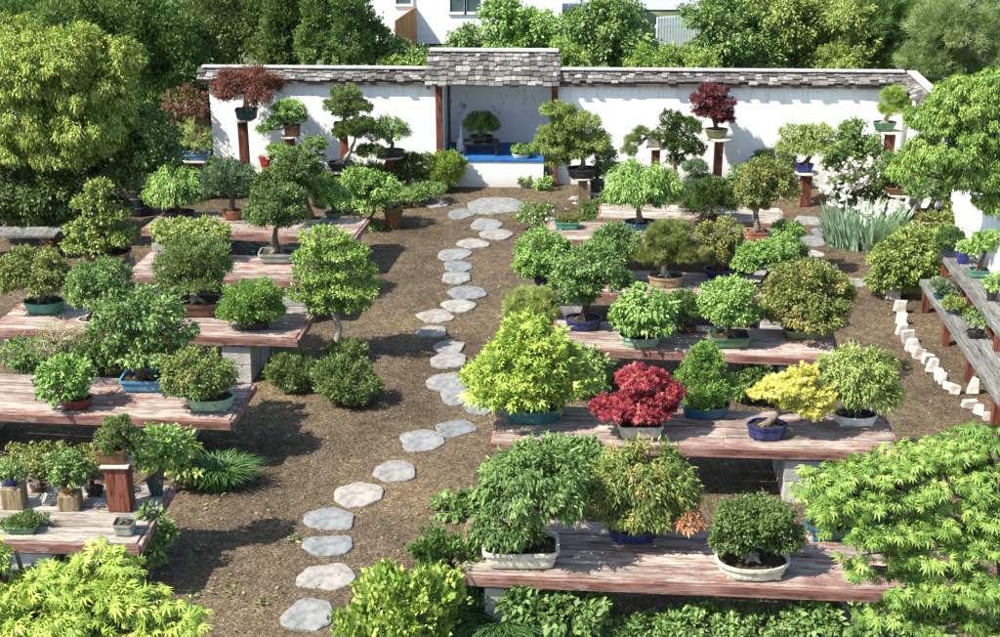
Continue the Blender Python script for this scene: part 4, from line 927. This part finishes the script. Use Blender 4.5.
# ------------------------------------------------------------------ trees beyond
def big(label, u, Y, pads, k, lp, pal, dens=1.0, tw=.09, group='trees beyond the garden wall', **kk):
    return S_(label, u, 200, pads, k, lp, pal, dens, name='background_tree', cat='tree', Y=Y, z=-.04, tw=tw, group=group, **kk)
big('large golden-green Japanese maple at the upper left', 40, 20.3, [(60,55,52,26),(30,80,50,30),(85,85,42,30),(20,120,46,34),(75,125,48,30),(60,150,36,26),(110,120,26,24),(110,100,26,22),(10,60,50,40),(118,60,24,20),(15,150,34,18),(95,142,30,18)], 'lance', 5.5, 'maple', 1.25, droop=.8, group=None, clump=.22)
big('dark evergreen in the shade under the golden-green maple', 70, 20.6, [(120,165,36,30),(60,190,50,26),(150,150,34,36),(15,185,44,30),(95,205,34,16),(30,212,40,14)], 'oval', 6, 'deep', 1.3, group=None)
big('soft green cedar at the top left behind the maple', 110, 27, [(60,10,70,30),(120,30,50,40),(160,60,44,40),(150,110,44,40)], 'scale', 6, 'mid', 1.1)
big('feathery blue-green cedar left of the wall\'s end', 215, 28.5, [(200,20,50,36),(240,45,44,30),(185,75,34,30),(270,20,40,34),(225,85,22,26)], 'scale', 5.5, 'pine', 1.3)
big('rusty-leaved shrub at the wall\'s left end', 183, 24.2, [(185,105,22,16),(190,130,20,18)], 'oval', 4, 'rust', .5, tw=.05, barkm=M_BARKPALE)
big('dark leafy bush beneath the rusty shrub', 190, 24.8, [(165,155,26,22),(200,165,20,18)], 'oval', 5, 'dark', 1.1)
big('dark understory bush at the far left behind the weeping bonsai', 150, 23.2, [(135,180,30,14),(165,170,20,12)], 'oval', 5, 'dark', 1.0)
C_ = 'conical arborvitae behind the left wall'
big('conical arborvitae behind the left wall, leftmost of four', 283, 27.5, [(283,10,17,40),(283,50,20,34)], 'scale', 5, 'dark', 1.7, group=C_)
big('conical arborvitae behind the left wall, second from the left', 318, 27.2, [(318,5,15,40),(318,48,18,34)], 'scale', 5, 'mid', 1.7, group=C_)
big('conical arborvitae behind the left wall, third from the left', 349, 27.0, [(349,12,14,34),(349,50,17,30)], 'scale', 5, 'mid', 1.7, group=C_)
big('broad arborvitae behind the left wall, nearest the alcove roof', 375, 27.6, [(375,45,15,28),(365,22,10,22)], 'scale', 5, 'mid', 1.6, group=C_)
big('low green bush behind the wall just left of the alcove roof', 405, 27.4, [(408,62,20,18),(395,50,12,12)], 'oval', 5, 'mid', 1.0)
big('small leafy tree growing behind the alcove roof', 470, 30, [(470,40,22,12),(455,48,14,8),(490,52,20,10)], 'oval', 5.5, 'mid', 1.0)
big('bright green sumac-like tree behind the alcove roof', 520, 29.5, [(510,22,28,16),(540,30,30,18),(520,45,30,16),(500,8,20,10)], 'oval', 6, 'bright', 1.1)
big('bushy green tree right of the alcove roof', 600, 28.5, [(595,25,34,18),(620,42,34,20),(585,50,26,18),(640,60,26,16),(615,8,26,9)], 'oval', 6, 'mid', 1.1)
big('green tree behind the right wall near the picket fence', 715, 28.5, [(700,58,28,18),(735,40,36,28),(715,15,34,16),(755,60,26,20)], 'oval', 5.5, 'mid', 1.1)
big('wide leafy tree behind the middle of the right wall', 800, 28.8, [(790,30,40,30),(820,55,34,24),(775,10,40,20),(830,20,34,24)], 'oval', 5.5, 'willow', 1.2)
big('dark pine behind the right wall corner', 880, 28.0, [(870,20,34,26),(895,50,34,26),(860,60,26,20),(910,15,40,24)], 'needle', 8, 'mid', 2.0)
big('blue-green willowy tree at the upper right corner', 960, 26.0, [(960,30,44,30),(940,60,34,24),(985,65,34,30),(920,85,20,16)], 'needle', 9, 'pine', 2.0)
big('dark undergrowth tree filling the back left', 280, 33, [(150,10,60,30),(230,5,60,30),(300,20,50,30),(90,0,60,30)], 'oval', 7, 'deep', 1.3)
big('dark undergrowth tree filling the back right', 850, 33, [(830,30,60,34),(900,20,60,34),(960,10,60,34),(770,40,50,30)], 'oval', 7, 'deep', 1.3)
big('bright weeping tree overhanging the right wall corner', 1120, 17.2, [(935,120,26,20),(965,105,34,26),(990,130,34,34),(950,150,36,22),(975,175,30,24),(925,150,16,14),(1000,200,26,24),(995,95,26,26),(1000,165,30,30),(910,170,18,16)], 'lance', 5.2, 'fresh', 1.15, droop=1.2, group=None, clump=.22, tw=.045)

big('feathery pale tree in front of the picket fence, low behind the wall', 668, 27.6, [(655,62,26,14),(690,64,24,13),(672,54,12,8)], 'lance', 5, 'fresh', .9)
big('light leafy sapling behind the wall right of the alcove roof', 575, 27.4, [(572,62,16,14),(562,50,12,12)], 'lance', 5, 'fresh', .8)
big('pale leafy tree between the two far green trees', 745, 31, [(745,10,34,18),(770,34,28,22),(730,30,24,18)], 'lance', 6, 'fresh', 1.0)
big('light green tree between the leafy tree and the dark pine', 848, 27.6, [(845,62,26,16),(862,40,20,22),(850,20,22,16)], 'lance', 5.5, 'willow', 1.1)
big('light leafy sapling in front of the arborvitae', 395, 27.0, [(392,66,16,9),(420,68,14,7)], 'oval', 4.5, 'fresh', 1)

# ------------------------------------------------------------------ house, fences
def house():
    A = at_z(352, 44, 0); B2 = at_z(562, 46, 0); L = float(B2[0] - A[0])
    root = empty('house', (A[0], A[1], 0), 'white house with paired dark windows beyond the trees', 'house')
    mb = MB(); hgt = 3.0
    for k in range(15): mb.box((L / 2, 3 + .004 * 0, .1 + k * .2), (L, 6, .196), t=.5, taper=.9995)
    mb.build('wall', M_SIDING, root)
    s = scl(at_y(460, 10, A[1]))
    for (u0, u1, v1) in ((450, 464.5, 12), (466.5, 481, 12), (396, 411, 4)):
        a = at_y(u0, v1, A[1]) - A; b = at_y(u1, v1, A[1]) - A; w = b[0] - a[0]; z0 = a[2]; hh = 1.2
        f = MB(); 
        for (x, z, dx, dz) in ((a[0] - .03, z0 + hh / 2, .06, hh + .12), (b[0] + .03, z0 + hh / 2, .06, hh + .12), ((a[0] + b[0]) / 2, z0 - .03, w, .06), ((a[0] + b[0]) / 2, z0 + hh + .03, w, .06)):
            f.box((x, -.02, z), (dx, .06, dz))
        fo = f.build('window', M_CERAMICW, root); g = MB(); g.box(((a[0] + b[0]) / 2, -.004, z0 + hh / 2), (w, .02, hh)); g.build('pane', M_GLASSDARK, fo)
    mb = MB(); mb.add([(-.4, -.4, hgt), (L + .4, -.4, hgt), (L + .4, 6.4, hgt), (-.4, 6.4, hgt), (-.4, 3, hgt + 1.0), (L + .4, 3, hgt + 1.0)], [(0,1,5,4),(2,3,4,5),(0,4,3),(1,2,5),(0,3,2,1)]); mb.build('roof', M_SHINGLE, root)
house()
def fence(name, label, pa, pb, hgt, n, mat, gap=.3):
    L = float(np.linalg.norm(pb - pa)); rz = math.atan2(pb[1] - pa[1], pb[0] - pa[0]); root = empty(name, (pa[0], pa[1], 0), label, 'fence', None, rz)
    mb = MB(); w = L / n
    for i in range(n): mb.box((w * (i + .5), 0, hgt / 2), (w * (1 - gap), .03, hgt), t=random.random())
    mb.build('picket', mat, root)['kind'] = 'stuff' if False else 'part'
    mb = MB()
    for z in (hgt * .25, hgt * .75): mb.box((L / 2, .035, z), (L, .035, .08))
    mb.build('rail', mat, root)
    for o in root.children:
        if 'kind' in o: del o['kind']
fence('plank_fence', 'orange-brown board fence beside the white house', at_z(396, 60, 0), at_z(424, 38, 0), 1.0, 22, M_FENCEO, .06)
fence('picket_fence', 'white picket fence behind the right wall trees', at_z(655, 56, 0), at_z(706, 52, 0), 1.0, 18, M_SIDING, .45)
fence('picket_fence', 'short white picket fence behind the alcove roof', at_z(500, 52, 0), at_z(528, 50, 0), .8, 10, M_SIDING, .4)

# ------------------------------------------------------------------ light, sky, camera
ELEV = 50.0; hx, hy = math.cos(math.radians(28)), math.sin(math.radians(28))
ld = Vector((hx * math.cos(math.radians(ELEV)), hy * math.cos(math.radians(ELEV)), -math.sin(math.radians(ELEV))))
L = bpy.data.lights.new('sun', 'SUN'); L.energy = 4.8; L.angle = math.radians(.5); L.color = (1.0, .95, .87)
lo = bpy.data.objects.new('sun', L); COL.objects.link(lo); lo.rotation_euler = ld.to_track_quat('-Z', 'Y').to_euler()
w = bpy.data.worlds.new('World'); SC.world = w; w.use_nodes = True; nt = w.node_tree; nt.nodes.clear()
sk = nt.nodes.new('ShaderNodeTexSky'); sk.sky_type = 'NISHITA'; sk.sun_disc = False; sk.sun_elevation = math.radians(ELEV)
sk.sun_rotation = math.atan2(-ld.x, -ld.y)
bg = nt.nodes.new('ShaderNodeBackground'); bg.inputs[1].default_value = .135; ow = nt.nodes.new('ShaderNodeOutputWorld')
nt.links.new(sk.outputs[0], bg.inputs[0]); nt.links.new(bg.outputs[0], ow.inputs[0])
cd = bpy.data.cameras.new('camera'); cd.sensor_width = 36; cd.lens = 36 * F / 1000; cd.clip_end = 3000
co = bpy.data.objects.new('camera', cd); COL.objects.link(co); co.location = (0, 0, H); co.rotation_euler = (math.pi / 2 - PITCH, 0, 0); SC.camera = co
SC.view_settings.view_transform = 'Standard'; SC.view_settings.look = 'None'; SC.view_settings.exposure = 1.1; SC.view_settings.gamma = 1.0
SC.cycles.max_bounces = 6; SC.cycles.transparent_max_bounces = 4
